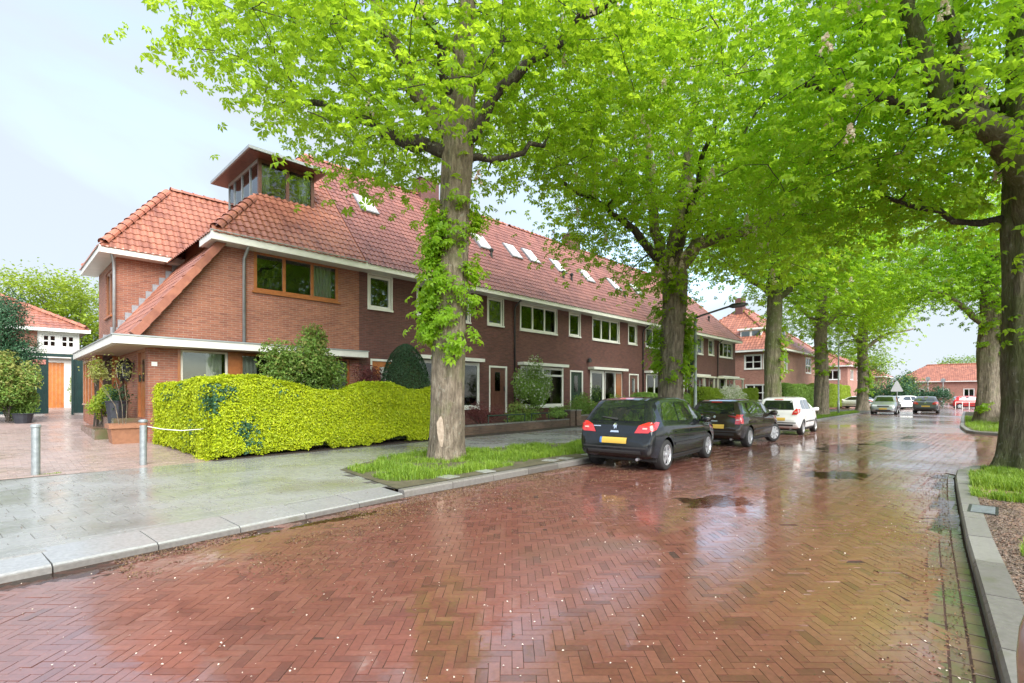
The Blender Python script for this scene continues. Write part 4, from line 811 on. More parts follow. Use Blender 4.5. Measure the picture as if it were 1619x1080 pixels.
def tree(name, label, xy, z0, trunk, rad, limbs, crowns, ncl, nleaf, lsize, bark='bark', leafm='leaf_chestnut', shoots=None, flowers=0, group=None, spread=(.62, .62, .36), nl=6, seed=1, flare=.35, low=None):
    t = thing(name, label, 'tree', (xy[0], xy[1], z0), group)
    def off(p): return np.array((xy[0] + CR[0] * p[0] + CD[0] * p[1], xy[1] + CR[1] * p[0] + CD[1] * p[1], p[2]))
    tp_ = [off(p) for p in trunk]; V, F = trunk_mesh(tp_, rad, seed=seed, flare=flare); link('trunk', mesh_np('trunk', V, F, bark, smooth=True), t)
    nodes = []; lm = MB()
    for l in limbs:
        pts = np.array([off(p[:3]) for p in l]); rr = [p[3] for p in l]; q = np.concatenate([[0], np.cumsum(np.linalg.norm(np.diff(pts, axis=0), axis=1))]); s = np.arange(0, q[-1], .35)
        P = np.stack([np.interp(s, q, pts[:, k]) for k in range(3)], -1); P[1:] += NR.normal(0, .05, P[1:].shape); r_ = np.interp(s, q, rr)
        b = MB(); b.tube(P, list(r_), 10); b.build('limb', bark if rr[0] > .16 else 'bark_branch', t, smooth=True); nodes += [(p, r) for p, r in zip(P, r_)][1:]
    nodes += [(p, .12) for p in tp_[-2:]]
    NP = np.array([n[0] for n in nodes]); NRD = np.array([n[1] for n in nodes])
    cl = []; vols = [c[3] * c[4] * c[5] for c in crowns]; g = np.random.default_rng(seed)
    for c, v in zip(crowns, vols):
        n = int(ncl * v / sum(vols)); d = g.normal(size=(n, 3)); d /= np.linalg.norm(d, axis=1, keepdims=True); rr = g.random((n, 1)) ** .42
        p = d * rr * np.array(c[3:6]) + np.array(c[:3]); cl.append(np.array([off(q) for q in p]))
    cl = np.concatenate(cl)
    if low is not None: cl = cl[[low(p) for p in cl]]
    cl = cl[[open_air(p) for p in cl]]
    top = tp_[-1]; cl = cl[np.argsort(np.linalg.norm(cl - top, axis=1))]; br = MB()
    for p in cl:
        dd = np.linalg.norm(NP - p, axis=1); i = int(np.argmin(dd + np.where(NP[:, 2] > p[2] + .6, 1.0, 0))); a = NP[i]; L_ = dd[i]
        if L_ < .1: continue
        k = max(3, int(L_ / .45)); mid = (a + p) / 2 + np.array((0, 0, .16 * L_)) + g.normal(0, .09 * L_, 3); u = np.linspace(0, 1, k + 1)[:, None]
        Q = (1 - u) ** 2 * a + 2 * u * (1 - u) * mid + u * u * p; Q[1:-1] += g.normal(0, .03, Q[1:-1].shape); r0 = min(NRD[i] * .65, .026 + .014 * L_); rs = r0 + (.011 - r0) * u[:, 0]
        br.tube(Q, list(rs), 5, cap=False); NP = np.concatenate([NP, Q[1:]]); NRD = np.concatenate([NRD, rs[1:]])
    br.build('branches', 'bark_branch', t, 'stuff', smooth=True)
    n = len(cl); ctr = np.repeat(cl, nleaf, 0); o_ = g.normal(size=ctr.shape) * np.array(spread); P = ctr + o_; P[:, 2] -= .10 * (o_[:, 0] ** 2 + o_[:, 1] ** 2)
    cen = np.mean(cl, 0); Nn = (P - cen) * .035 + o_ * .25 + g.normal(0, .33, P.shape) + np.array((0, 0, 1.0))
    V, F, r = palmate(P, Nn, lsize, nl); r = np.repeat(np.repeat(g.random(n), nleaf) * .55 + g.random(len(P)) * .45, 4 * nl)
    link('crown', mesh_np('crown', V, F, leafm, r), t, 'stuff')
    if shoots:
        Ps, Ns = [], []
        for (z, a, cnt) in shoots:
            s = np.interp(z, [p[2] for p in tp_], range(len(tp_))); i = int(min(s, len(tp_) - 2)); c = tp_[i] + (tp_[i + 1] - tp_[i]) * (s - i); rr = np.interp(z, [p[2] for p in tp_], rad)
            dirv = np.array((CR[0] * math.cos(a) + CD[0] * math.sin(a), CR[1] * math.cos(a) + CD[1] * math.sin(a), 0)); p = c + dirv * (rr + .13) + g.normal(0, 1, (cnt, 3)) * (.15, .15, .11); p[:, 2] += .02
            Ps.append(p); Ns.append(dirv * .8 + np.array((0, 0, .9)) + g.normal(0, .3, (cnt, 3)))
        V, F, r = palmate(np.concatenate(Ps), np.concatenate(Ns), lsize * .8, 6); link('trunk_shoots', mesh_np('trunk_shoots', V, F, 'leaf_chestnut', np.clip(r * .5 + .5, 0, .99)), t, 'stuff')
    if flowers:
        dq = cl[:, :2] @ CD; ff = cl[dq < np.quantile(dq, .55)]; c = ff[g.choice(len(ff), flowers)] + g.normal(0, .25, (flowers, 3)) + (-CD[0] * .5, -CD[1] * .5, .15); k = 34; h = g.random((flowers, k, 1)); a = g.uniform(0, 6.28, (flowers, k)); q = (1 - h[..., 0]) * .075 + .015
        P = c[:, None] + np.stack([np.cos(a) * q, np.sin(a) * q, h[..., 0] * .32], -1); V, F, r = leaf_quads(P.reshape(-1, 3), g.normal(size=(flowers * k, 3)), .065, .9, .2); link('blossom', mesh_np('blossom', V, F, 'petal', r), t, 'stuff')
    return t
def rings(z0, z1, n, cnt, amin=-3.9, amax=.8, seed=0):
    g = random.Random(seed); return [(z0 + (z1 - z0) * (i + g.random() * .7) / n, g.uniform(amin, amax), cnt) for i in range(n)]
GT = 'chestnut trees lining the street'
def t1_low(p):      # the crown's ragged lower edge: lowest over the pavement, lifted towards the corner house
    q = (p[0] * CR[0] + p[1] * CR[1]) / depth(p[0], p[1]); return q > -.655 and (p[2] - CAMH) / depth(p[0], p[1]) > np.interp(q, [-.70, -.59, -.50, -.42, -.36, -.31, -.15, -.06, .08], [.78, .64, .55, .54, .47, .40, .40, .42, .38])
TT = [(0, 0, .1), (.02, 0, 2), (.12, .02, 4.5), (.22, .05, 6.5), (.30, .1, 8.2), (.42, .2, 10.2), (.5, .3, 12.6)]
T1 = tree('chestnut_tree', 'thick scarred chestnut trunk in the grass, standing before the golden hedge', (7.12, 8.95), .1, TT, [.375, .36, .345, .335, .32, .21, .1],
    [[(.1, 0, 7.4, .17), (-.7, -.2, 8.3, .16), (-1.3, -.5, 9.6, .13), (-2.0, -.7, 11.5, .09)], [(.0, 0, 7.0, .15), (-1.3, .4, 7.6, .13), (-2.4, .7, 8.3, .10), (-3.8, 1.0, 8.8, .06)],
     [(.4, 0, 7.2, .14), (1.0, -.3, 7.9, .13), (1.7, -.5, 8.6, .12), (2.9, -.8, 9.3, .08), (4, -1, 10, .05)], [(.35, .1, 6.9, .09), (1.3, .3, 7.1, .07), (2.4, .9, 7.6, .045)],
     [(.3, .1, 8.0, .13), (.9, .8, 9.5, .11), (1.5, 1.8, 11.5, .07)], [(.2, 0, 8.2, .11), (-.3, -.8, 9.4, .10), (-.6, -1.9, 10.8, .06)], [(.1, .2, 7.2, .10), (-.9, 1.5, 7.8, .08), (-1.6, 3.0, 8.6, .05)]],
    [(-.8, .3, 10.0, 5.5, 5.4, 4.3), (-4.0, .2, 8.7, 2.3, 3.0, 2.0), (2.6, .5, 9.6, 3.2, 4, 2.6)], 400, 26, .32,
    shoots=rings(2.5, 5.9, 30, 20, -3.6, .5, 3) + rings(2.8, 5.6, 22, 24, -3.5, -2.2, 8), flowers=26, group=GT, seed=3, spread=(.60, .60, .40), flare=.17,
    low=t1_low)
# pale scar on the front trunk
v = []; gs = [(-.13, .62), (-.09, .50), (-.05, .36), (-.01, .55), (.0, .80), (-.03, 1.02), (-.07, 1.10), (-.11, 1.05), (-.16, .95), (-.15, .75)]
ms = MB(); c0 = np.array(w3(*(np.array((7.12, 8.95)) @ CR, np.array((7.12, 8.95)) @ CD), 0)); pts = []
for dep in (.33, .405):
    for (a, z) in gs: pts.append((7.12 + CR[0] * a - CD[0] * (dep - a * a * .5), 8.95 + CR[1] * a - CD[1] * (dep - a * a * .5), z))
n = len(gs); ms.add(pts, [tuple(range(n, 2 * n))] + [(i, (i + 1) % n, n + (i + 1) % n, n + i) for i in range(n)]); ms.build('bark_scar', 'pale_wood', T1)
T2 = tree('chestnut_tree', 'chestnut tree with leafy shoots up its trunk, right behind the black hatchback', (16.8, 8.4), .1, [(0, 0, .1), (-.02, 0, 2), (.05, 0, 4), (.12, 0, 5.6), (.1, 0, 6.6)], [.43, .42, .41, .42, .38],
    [[(.2, 0, 6.0, .26), (1.0, -.1, 6.9, .22), (1.9, -.2, 7.3, .19), (3.2, -.2, 7.5, .14), (4.5, -.3, 8.4, .08)], [(-.1, 0, 6.1, .22), (-.5, .2, 7.3, .18), (-.7, .3, 9.5, .12), (-.8, .5, 12, .07)], [(.0, 0, 6.3, .24), (.25, -.2, 8, .2), (.5, -.4, 10.4, .14), (.8, -.5, 13, .07)],
     [(-.2, 0, 6.0, .16), (-1.5, -.4, 7.4, .13), (-2.8, -1.0, 8.0, .09), (-4.2, -1.4, 8.6, .05)], [(.2, .1, 6.4, .14), (1.2, 1.2, 8.6, .10), (2.2, 2.2, 10.6, .06)], [(0, -.2, 6.2, .13), (.2, -1.6, 8.0, .10), (.3, -3.2, 9.6, .05)]],
    [(.2, 0, 10.2, 6.0, 5.8, 5.0), (3.2, 0, 7.6, 3.0, 3.4, 2.2), (-3.2, 0, 8.2, 2.4, 3.0, 2.3)], 500, 24, .34, shoots=rings(1.8, 5.6, 30, 12, -4.2, .9, 5) + rings(2.2, 4.4, 16, 14, -.5, .4, 6) + rings(2.2, 4.6, 10, 12, -3.6, -2.8, 6), flowers=240, group=GT, seed=5, leafm='leaf_chestnut', flare=.2)
T3 = tree('chestnut_tree', 'straight dark chestnut trunk rising behind the brown estate and white hatchback', (29.5, 8.9), .1, [(0, 0, .1), (0, 0, 3), (.1, 0, 6), (.2, 0, 9), (.3, 0, 12)], [.43, .40, .38, .30, .15],
    [[(.1, 0, 6.6, .2), (1.8, 0, 8, .14), (4, 0, 9.2, .07)], [(0, 0, 7, .18), (-1.8, .2, 8.4, .12), (-3.8, .2, 9.4, .06)], [(.2, 0, 8.5, .15), (.6, 1.6, 10.5, .09)], [(.1, 0, 7.5, .14), (.2, -2.4, 9, .08)]],
    [(.3, 0, 10.9, 6.2, 6, 5.0), (2.6, 0, 8.4, 2.8, 3, 2)], 320, 26, .38, bark='bark_mossy', shoots=rings(2.6, 5.4, 12, 12, -1.2, .8, 9), flowers=40, group=GT, seed=8, spread=(.8, .8, .5), leafm='leaf_chestnut_deep', flare=.2)
T4 = tree('chestnut_tree', 'chestnut tree with shoots on its trunk, next beyond the white hatchback', (41.5, 9.3), .1, [(0, 0, .1), (.05, 0, 3), (0, 0, 6), (.1, 0, 9), (0, 0, 12)], [.46, .41, .41, .32, .15],
    [[(.1, 0, 6.4, .2), (1.8, 0, 8, .14), (4, 0, 9, .07)], [(0, 0, 6.4, .18), (-1.8, .2, 8.2, .12), (-3.8, .2, 9.4, .06)], [(.2, 0, 8.5, .15), (.6, 1.6, 10.5, .09)]],
    [(.3, 0, 10.6, 6.2, 6, 4.9)], 250, 34, .38, bark='bark', shoots=rings(3.0, 6, 14, 14, -3.6, .6, 10), flowers=15, group=GT, seed=11, spread=(.9, .9, .5), flare=.25)
T5 = tree('chestnut_tree', 'chestnut tree on the last grass strip left of the silver oncoming car', (58.5, 9.6), .1, [(0, 0, .1), (.1, 0, 3), (0, 0, 6), (.1, 0, 9), (0, 0, 12)], [.52, .45, .43, .32, .15],
    [[(.1, 0, 6.0, .2), (2.2, 0, 7.4, .14), (5, 0, 8, .07)], [(0, 0, 6.4, .18), (-1.8, .2, 8.2, .12), (-3.8, .2, 9.4, .06)]],
    [(0, 0, 10, 5.4, 5.4, 4.6), (4.0, 0, 7.6, 2.4, 2.6, 1.6)], 230, 34, .42, shoots=rings(1.6, 5, 14, 16, -3.4, .4, 12), group=GT, seed=13, spread=(.95, .95, .5), flare=.25)
R1 = tree('chestnut_tree', 'mossy leaning chestnut with one heavy curved limb, at the right edge', (13.75, -.42), .1, [(0, 0, .1), (0, 0, 1.2), (-.05, 0, 3), (-.08, 0, 4.6), (-.02, .05, 6.4), (0, .1, 9), (.1, .2, 12)], [.46, .40, .38, .38, .34, .26, .13],
    [[(-.05, -.1, 4.3, .27), (-.35, -.3, 5.3, .25), (-.85, -.5, 6.0, .24), (-1.5, -.6, 6.35, .23), (-2.1, -.6, 6.7, .21), (-2.55, -.6, 7.5, .17), (-2.8, -.5, 8.6, .11), (-3.1, -.4, 10.4, .07)], [(-2.0, -.6, 6.6, .12), (-3.0, -.2, 7.0, .08), (-4.4, .3, 7.6, .05)], [(-1.5, -.6, 6.4, .15), (-1.7, -.3, 7.6, .12), (-1.5, 0, 9.2, .08)],
     [(-.1, 0, 4.8, .09), (-.9, .7, 5.2, .06), (-1.9, 1.3, 5.9, .035)], [(0, .1, 6.4, .14), (.9, 1, 8, .1), (2, 2, 9.6, .06)], [(0, 0, 6.8, .13), (-.8, 1.5, 8.4, .1), (-1.6, 3.2, 9.6, .06)]],
    [(-1.0, .6, 9.2, 5.6, 5.8, 4.2), (-3.2, .6, 7.0, 2.8, 3.0, 1.7), (-.6, 3.0, 6.4, 3.0, 2.6, 1.6)], 420, 25, .33, bark='bark_mossy', flowers=110, group=GT, seed=17, spread=(.62, .62, .36), leafm='leaf_chestnut_deep', flare=.3, shoots=rings(2.2, 4.4, 3, 5, -3.4, -2.6, 2),
    low=lambda p: p[2] > 5.0)
R2 = tree('chestnut_tree', 'double-stemmed chestnut on the round-ended verge far right', (36.6, .35), .1, [(-.25, 0, .1), (-.22, 0, 2), (-.2, 0, 4), (-.1, 0, 7), (0, 0, 10)], [.50, .42, .42, .36, .2],
    [[(.42, -.1, .08, .42), (.40, -.1, 1.0, .34), (.32, -.1, 3, .33), (.35, 0, 5, .3), (.9, 0, 8, .16)], [(-.2, 0, 5.0, .18), (-2, 0, 6.6, .12), (-3.6, 0, 7.2, .06)], [(0, 0, 6, .16), (.4, -2.4, 8, .08)]],
    [(0, 0, 9.2, 5.6, 5.6, 4.3), (-1.6, 0, 6.4, 2.0, 2.4, 1.5)], 310, 26, .38, bark='bark', shoots=rings(3.8, 5.4, 9, 14, -3.6, .4, 14) + [(.9, -2.4, 14), (.8, -2.8, 14)], group=GT, seed=19, spread=(.8, .8, .5), leafm='leaf_chestnut_deep', flare=.25)
R3 = tree('chestnut_tree', 'chestnut crown farther along the right verge behind the double stem', (50, .2), .1, [(0, 0, .1), (0, 0, 4), (0, 0, 9)], [.45, .4, .2], [[(.1, 0, 5.4, .2), (1.8, 0, 7, .14), (4, 0, 9, .07)]], [(1.2, 0, 9.5, 5.2, 5.4, 4.2)], 160, 30, .42, group=GT, seed=23, spread=(.95, .95, .5), leafm='leaf_chestnut_deep')

# ---------------------------------------------------------------- hedges and shrubs
def leaf_cloud(name, P, Nn, size, mat, par, asp=.55, kind='stuff'):
    V, F, r = leaf_quads(P, Nn, size, asp); return link(name, mesh_np(name, V, F, mat, r), par, kind)
def shrub(name, label, cat, c, r, n, size, mat, mat2=None, f2=.2, stems=5, shape=1.0, group=None, top=None, z0=None, clumps=26, asp=.5, gap=.0):
    z0 = zg(c[0], c[1]) if z0 is None else z0; t = thing(name, label, cat, (c[0], c[1], z0), group); g = NR; ctr = np.array(c, float)
    cc = g.normal(size=(clumps, 3)); cc /= np.linalg.norm(cc, axis=1, keepdims=True); cc *= g.random((clumps, 1)) ** .45 * np.array(r) * .82
    k = g.integers(0, clumps, n); d = g.normal(size=(n, 3)); d /= np.linalg.norm(d, axis=1, keepdims=True); P = cc[k] + d * np.array(r) * .34 * g.random((n, 1)) ** .4
    if top: s = 1 - top * np.clip(P[:, 2] / r[2] * .5 + .5, 0, 1); P[:, 0] *= s; P[:, 1] *= s
    P += ctr; P[:, 2] = np.maximum(P[:, 2], z0 + .02); Nn = (P - ctr) / np.array(r) * .8 + g.normal(0, .5, P.shape) + (0, 0, .35)
    q = g.random(n) < (f2 * np.clip((P[:, 2] - ctr[2]) / r[2] + .6, 0, 1.6) if mat2 else 0)
    leaf_cloud('foliage', P[~q], Nn[~q], size, mat, t, asp)
    if mat2 and q.any(): leaf_cloud('young_leaves', P[q], Nn[q], size * 1.1, mat2, t, asp)
    m = MB()
    for s in range(stems):
        e = ctr + cc[R.randrange(clumps)]; m.tube([(c[0] + R.uniform(-.08, .08), c[1] + R.uniform(-.08, .08), z0 - .03), (c[0] * .6 + e[0] * .4, c[1] * .6 + e[1] * .4, (z0 + e[2]) / 2), tuple(e)], [.025, .018, .008], 5)
    m.build('stem', 'bark_branch', t); return t
def hedge_mass(par, segs, top, width, dens, size, mat, zb=.12, ivy=None, rag=.05):
    """segs: ((x0,y0),(x1,y1)) centre lines; top(s, seg) height"""
    Ps, Ns = [], []; core = MB()
    for si, ((x0, y0), (x1, y1)) in enumerate(segs):
        L_ = math.hypot(x1 - x0, y1 - y0); d = np.array((x1 - x0, y1 - y0)) / L_; nr = np.array((d[1], -d[0])); n = int(dens * L_ * 1.8)
        for side, share in ((1, 1.0), (-1, .45), (0, .55)):
            m = int(n * share); s = NR.random(m) * L_; hz = np.array([top(v, si) for v in s]); off = (vnoise(s * 2.2 + si * 9, NR.random(m) * 0 + 3) - .5) * .10
            if side: z = zb + (hz - zb) * NR.random(m); o_ = side * (width / 2 + (vnoise(s * 3.1 + 5 * si, z * 3.4) - .5) * .07 - .05 * np.clip((z - hz + .25) / .25, 0, 1) - .10 * np.clip((zb + .25 - z) / .25, 0, 1) + NR.normal(0, rag * .6, m)); nn = np.column_stack([np.outer(np.full(m, side), nr), np.full(m, .35)])
            else: z = hz + (vnoise(s * 4, s * 0 + 7) - .5) * .05 + NR.normal(0, rag * .4, m); o_ = NR.uniform(-.5, .5, m) * width; nn = np.column_stack([np.zeros((m, 2)), np.ones(m)])
            ok = np.ones(m, bool) if not side else z > zb + .02 + .45 * np.clip(vnoise(s * 1.9 + si, s * 0 + 2) - .55, 0, 1) + .1 * vnoise(s * 9, s * 0)
            P = np.column_stack([x0 + d[0] * s + nr[0] * o_, y0 + d[1] * s + nr[1] * o_, z]); Ps.append(P[ok]); Ns.append((nn + NR.normal(0, .45, (m, 3)))[ok])
        for e in (0, 1):
            m = int(dens * width * 1.6); s = NR.normal(0, rag, m) + (0 if e == 0 else L_); hz = np.array([top(v, si) for v in s]); z = zb + (hz - zb) * NR.random(m); o_ = NR.uniform(-.5, .5, m) * width
            Ps.append(np.column_stack([x0 + d[0] * s + nr[0] * o_, y0 + d[1] * s + nr[1] * o_, z])); Ns.append(np.column_stack([np.outer(np.full(m, -1 if e == 0 else 1), d), np.full(m, .3)]) + NR.normal(0, .45, (m, 3)))
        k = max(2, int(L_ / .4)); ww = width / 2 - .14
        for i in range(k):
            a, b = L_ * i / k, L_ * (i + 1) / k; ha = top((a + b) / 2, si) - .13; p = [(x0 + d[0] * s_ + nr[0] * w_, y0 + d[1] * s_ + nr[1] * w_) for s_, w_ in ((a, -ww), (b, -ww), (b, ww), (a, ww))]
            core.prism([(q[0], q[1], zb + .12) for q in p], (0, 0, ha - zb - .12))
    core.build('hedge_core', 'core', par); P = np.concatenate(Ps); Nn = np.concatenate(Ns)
    if ivy is not None:
        k = ivy(P); leaf_cloud('ivy', P[k], Nn[k], size * 1.2, 'leaf_conifer', par, .8); P, Nn = P[~k], Nn[~k]
    leaf_cloud('foliage', P, Nn, size, mat, par)
hd = thing('golden_hedge', 'clipped golden hedge with wavy top at the corner garden', 'hedge', (6, 13, .12))
def htop(s, si):
    if si == 0: return float(np.interp(s, [0, .35, 1.0, 1.7, 2.6, 3.4, 4.1, 4.9, 5.5, 6.3, 7.0, 7.6], [1.84, 1.95, 1.95, 1.82, 1.62, 1.62, 1.86, 1.89, 1.68, 1.66, 1.84, 1.84]))
    return float(np.interp(s, [0, .5, 1.2, 3.4], [1.92, 1.90, 1.80, 1.80]))
hedge_mass(hd, [((3.35, 12.75), (10.9, 13.45)), ((3.62, 13.05), (3.36, 16.1))], htop, .68, 5600, .058, 'leaf_golden', zb=.12, rag=.075,
           ivy=lambda P: (vnoise(P[:, 0] * 2.6 + P[:, 1] * 2.6 + 3, P[:, 2] * 2.6 + 1) + .5 * vnoise(P[:, 0] * 9 + P[:, 1] * 9, P[:, 2] * 9) + NR.normal(0, .12, len(P)) - .30 * np.abs(P[:, 0] - 3.85) > 1.0) & (P[:, 2] < 1.82) & (P[:, 0] < 5.4))
shrub('leafy_shrub', 'loose green shrub with pale new shoots behind the golden hedge', 'shrub', (6.35, 14.6, 2.2), (1.6, 1.0, 1.6), 12000, .10, 'leaf_green', 'leaf_tip', .22, 9, top=.35, z0=.2)
shrub('maple_shrub', 'dark red maple behind the hedge next to the orange door', 'shrub', (8.7, 15.0, 2.15), (.75, .5, .65), 2600, .06, 'leaf_maroon', stems=5, z0=.25)
cp = thing('cone_topiary', 'dense dark green clipped cone rising above the golden hedge', 'topiary', (9.62, 14.25, .2)); n = 12000; u = NR.random(n) ** .8; th = NR.uniform(0, 6.28, n); zc = .25 + 3.0 * u
rc = .86 * np.sqrt(np.clip(1 - (np.clip(u - .32, 0, 1) / .68) ** 2, 0.01, 1)) * NR.uniform(.93, 1.02, n); P = np.column_stack([9.62 + rc * np.cos(th), 14.25 + rc * np.sin(th), zc])
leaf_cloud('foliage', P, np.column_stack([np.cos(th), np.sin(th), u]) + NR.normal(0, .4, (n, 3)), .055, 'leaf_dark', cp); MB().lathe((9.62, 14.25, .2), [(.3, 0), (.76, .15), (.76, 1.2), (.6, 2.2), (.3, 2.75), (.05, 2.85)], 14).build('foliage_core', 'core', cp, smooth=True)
shrub('maroon_shrub', 'low maroon dome bush above the garden wall beside the front trunk', 'shrub', (13.15, 14.3, .88), (.95, .6, .46), 3600, .05, 'leaf_maroon', z0=.15)
shrub('climbing_shrub', 'tall light green shrub with white flowers beside the brown door', 'shrub', (16.9, 15.1, 1.9), (1.4, .75, 1.4), 7500, .09, 'leaf_green', 'white_flower', .16, 8, z0=.2)
shrub('garden_shrub', 'spreading green bush before the white window, left of black hatchback', 'shrub', (20.2, 14.8, .95), (1.7, .8, .75), 4200, .085, 'leaf_green', 'leaf_tip', .12, z0=.15)
shrub('garden_shrub', 'green bush in front of the white garden doors behind the black hatchback', 'shrub', (23.4, 14.6, .9), (1.6, .8, .8), 3600, .085, 'leaf_green', z0=.15); shrub('fern_clump', 'low fern clump on top of the garden wall', 'fern', (17.6, 14.2, .75), (.9, .35, .3), 1200, .12, 'leaf_green', z0=.3, asp=.3)
shrub('flowering_shrub', 'low pale green plants behind the rail on the garden wall', 'shrub', (15.6, 14.6, .75), (1.2, .5, .5), 2600, .08, 'leaf_green', 'leaf_tip', .3, z0=.15)
shrub('upright_shrub', 'narrow upright shrub beside the green front door', 'shrub', (22.6, 15.7, 1.4), (.45, .4, .8), 1500, .07, 'leaf_dark', 'leaf_green', .4, z0=.2)
shrub('flowering_shrub', 'white flowering bush behind the brown estate car', 'shrub', (32.6, 12.2, 1.25), (1.5, .9, .95), 5200, .09, 'leaf_green', 'white_flower', .75, z0=.12)
shrub('ivy_ball', 'dark blue-green ivy ball high on the wall behind the lamp post', 'plant', (34.0, 15.7, 3.9), (1.25, .5, 1.2), 3000, .10, 'leaf_dark', z0=.3, stems=8)
def hedge(label, a, b, h, width, mat, dens=900, size=.11, z=.12):
    t = thing('garden_hedge', label, 'hedge', ((a[0] + b[0]) / 2, (a[1] + b[1]) / 2, z), 'garden hedges'); hedge_mass(t, [(a, b)], lambda s, i: h + .12 * math.sin(s * 1.3) + .06 * math.sin(s * 3.1), width, dens, size, mat, zb=z, rag=.09)
hedge('olive green garden hedge behind the white flowering bush', (33, 14.6), (44, 14.9), 1.9, 1.0, 'leaf_lime'); hedge('dark green hedge in front of the pinkish corner house', (47, 13.8), (58, 14.0), 2.4, 1.2, 'leaf_green', 800, .14); hedge('lighter green hedge beyond the pinkish house', (60, 14.0), (76, 14.4), 2.6, 1.2, 'leaf_lime', 600, .16)
hedge('low hedge along the right verge behind the double stem', (33, -1.3), (60, -.2), 1.3, .8, 'leaf_lime', 500, .13); hedge('green hedge behind the first garden wall right of the hatchback', (25.5, 14.8), (31.5, 14.9), 1.5, .9, 'leaf_green')
shrub('round_bush', 'big round dark green bush at the end of the street', 'bush', (77, 8.6, 2.2), (3.4, 2.6, 2.7), 7000, .22, 'leaf_conifer', 'leaf_green', .2, z0=0, clumps=60); shrub('round_bush', 'smaller dark bush right of the big round one at the street end', 'bush', (88, 6.4, 1.4), (2.4, 2, 1.7), 3000, .22, 'leaf_conifer', z0=0, clumps=40)
shrub('round_bush', 'bush at the street end left of the triangular sign', 'bush', (80, 12.2, 1.6), (3, 2, 2.0), 3600, .22, 'leaf_conifer', 'leaf_green', .4, z0=0, clumps=40)
# left: shrubs before the gate, tree behind
shrub('conifer', 'blue-green feathery conifer at the left edge above the gate', 'conifer', (.1, 24.8, 3.4), (1.25, 1.0, 2.0), 20000, .12, 'leaf_conifer', z0=.6, clumps=40, asp=.25)
shrub('variegated_shrub', 'yellow-green broad shrub in a dark tub at the left edge', 'shrub', (.4, 23.9, 1.95), (.95, .8, 1.3), 14000, .10, 'leaf_green', 'leaf_tip', .55, z0=.7, clumps=34)
tb = thing('plant_tub', 'dark round tub under the yellow-green shrub before the gate', 'pot', (.75, 23.7, .6)); MB().lathe((.75, 23.7, .58), [(.2, 0), (.27, .32), (.30, .34), (.28, .36), (.24, .33)], 16).build('tub', 'slate', tb)
def leafy_tree(name, label, xy, z0, h, crown, n, size, mat, trunk_r=.25):
    t = thing(name, label, 'tree', (xy[0], xy[1], z0)); MB().tube([(xy[0], xy[1], z0 - .1), (xy[0] + .1, xy[1], z0 + h * .5), (xy[0], xy[1], h)], [trunk_r * 1.3, trunk_r, trunk_r * .5], 10).build('trunk', 'bark', t, smooth=True)
    g = NR; K = 70; cc = g.normal(size=(K, 3)); cc /= np.linalg.norm(cc, axis=1, keepdims=True); cc = cc * g.random((K, 1)) ** .4 * np.array(crown[3:]) + np.array(crown[:3]); m = MB()
    for c in cc[::2]: m.tube([(xy[0], xy[1], z0 + h * .45), (xy[0] * .5 + c[0] * .5, xy[1] * .5 + c[1] * .5, (z0 + h * .45 + c[2]) / 2 + .4), tuple(c)], [.09, .05, .015], 5)
    m.build('branches', 'bark_branch', t, 'stuff'); P = cc[g.integers(0, K, n)] + g.normal(size=(n, 3)) * np.array((.75, .75, .5)); leaf_cloud('crown', P, g.normal(0, .5, (n, 3)) + (0, 0, 1), size, mat, t, .6); return t
leafy_tree('garden_tree', 'lime green spreading tree behind the neighbour house', (5.2, 60), .5, 8, (5.0, 60, 9.0, 6.0, 4.0, 4.2), 15000, .26, 'leaf_lime')
for k, (x, y, l) in enumerate(((120, 20, 'tree over the roofs left of the street end'), (165, 6, 'pale tree behind the long orange roof'), (172, -8, 'far tree behind the right end of the orange roof'))): leafy_tree('garden_tree', l, (x, y), 0, 8, (x, y, 8, 6, 6, 3), 2500, .5, 'leaf_green')

# ---------------------------------------------------------------- garden walls and street furniture
def gwall(name, label, x0, x1, h):
    t = thing(name, label, 'wall', ((x0 + x1) / 2, yb((x0 + x1) / 2) + .4, .1), 'garden walls'); a = (x0, yb(x0) + .42); b = (x1, yb(x1) + .42)
    MB().prism([(a[0], a[1], .05), (b[0], b[1], .05), (b[0], b[1] + .22, .05), (a[0], a[1] + .22, .05)], (0, 0, h)).build('wall_body', 'brick_garden', t)
    n = max(1, int((x1 - x0) / .5))
    for i in range(n):
        p, q = [(a[0] + (b[0] - a[0]) * f, a[1] + (b[1] - a[1]) * f) for f in ((i + .02) / n, (i + .98) / n)]
        MB().prism([(p[0], p[1] - .02, h + .052), (q[0], q[1] - .02, h + .052), (q[0], q[1] + .24, h + .052), (p[0], p[1] + .24, h + .052)], (0, 0, .05)).build('coping_stone', 'wet_kerb', t)
    return t
gwall('garden_wall', 'long low mossy brick garden wall right of the front trunk', 11.1, 18.4, .38); gwall('garden_wall', 'short taller brick garden wall behind the black hatchback', 19.4, 24.6, .52); gwall('garden_wall', 'low garden wall behind the parked brown estate', 25.6, 32, .4)
for k, (x, lab) in enumerate(((18.6, 'brick gate pier at the end of the long garden wall'), (19.15, 'brick gate pier left of the black hatchback'))):
    t = thing('gate_pier', lab, 'pier', (x, yb(x) + .5, .1)); box(x - .17, yb(x) + .36, .05, x + .17, yb(x) + .70, .82).build('pier_body', 'brick_garden', t); box(x - .2, yb(x) + .33, .821, x + .2, yb(x) + .73, .88).build('pier_cap', 'wet_kerb', t)
rl = thing('garden_rail', 'low dark green iron rail standing on the garden wall', 'railing', (14, 14, .5))
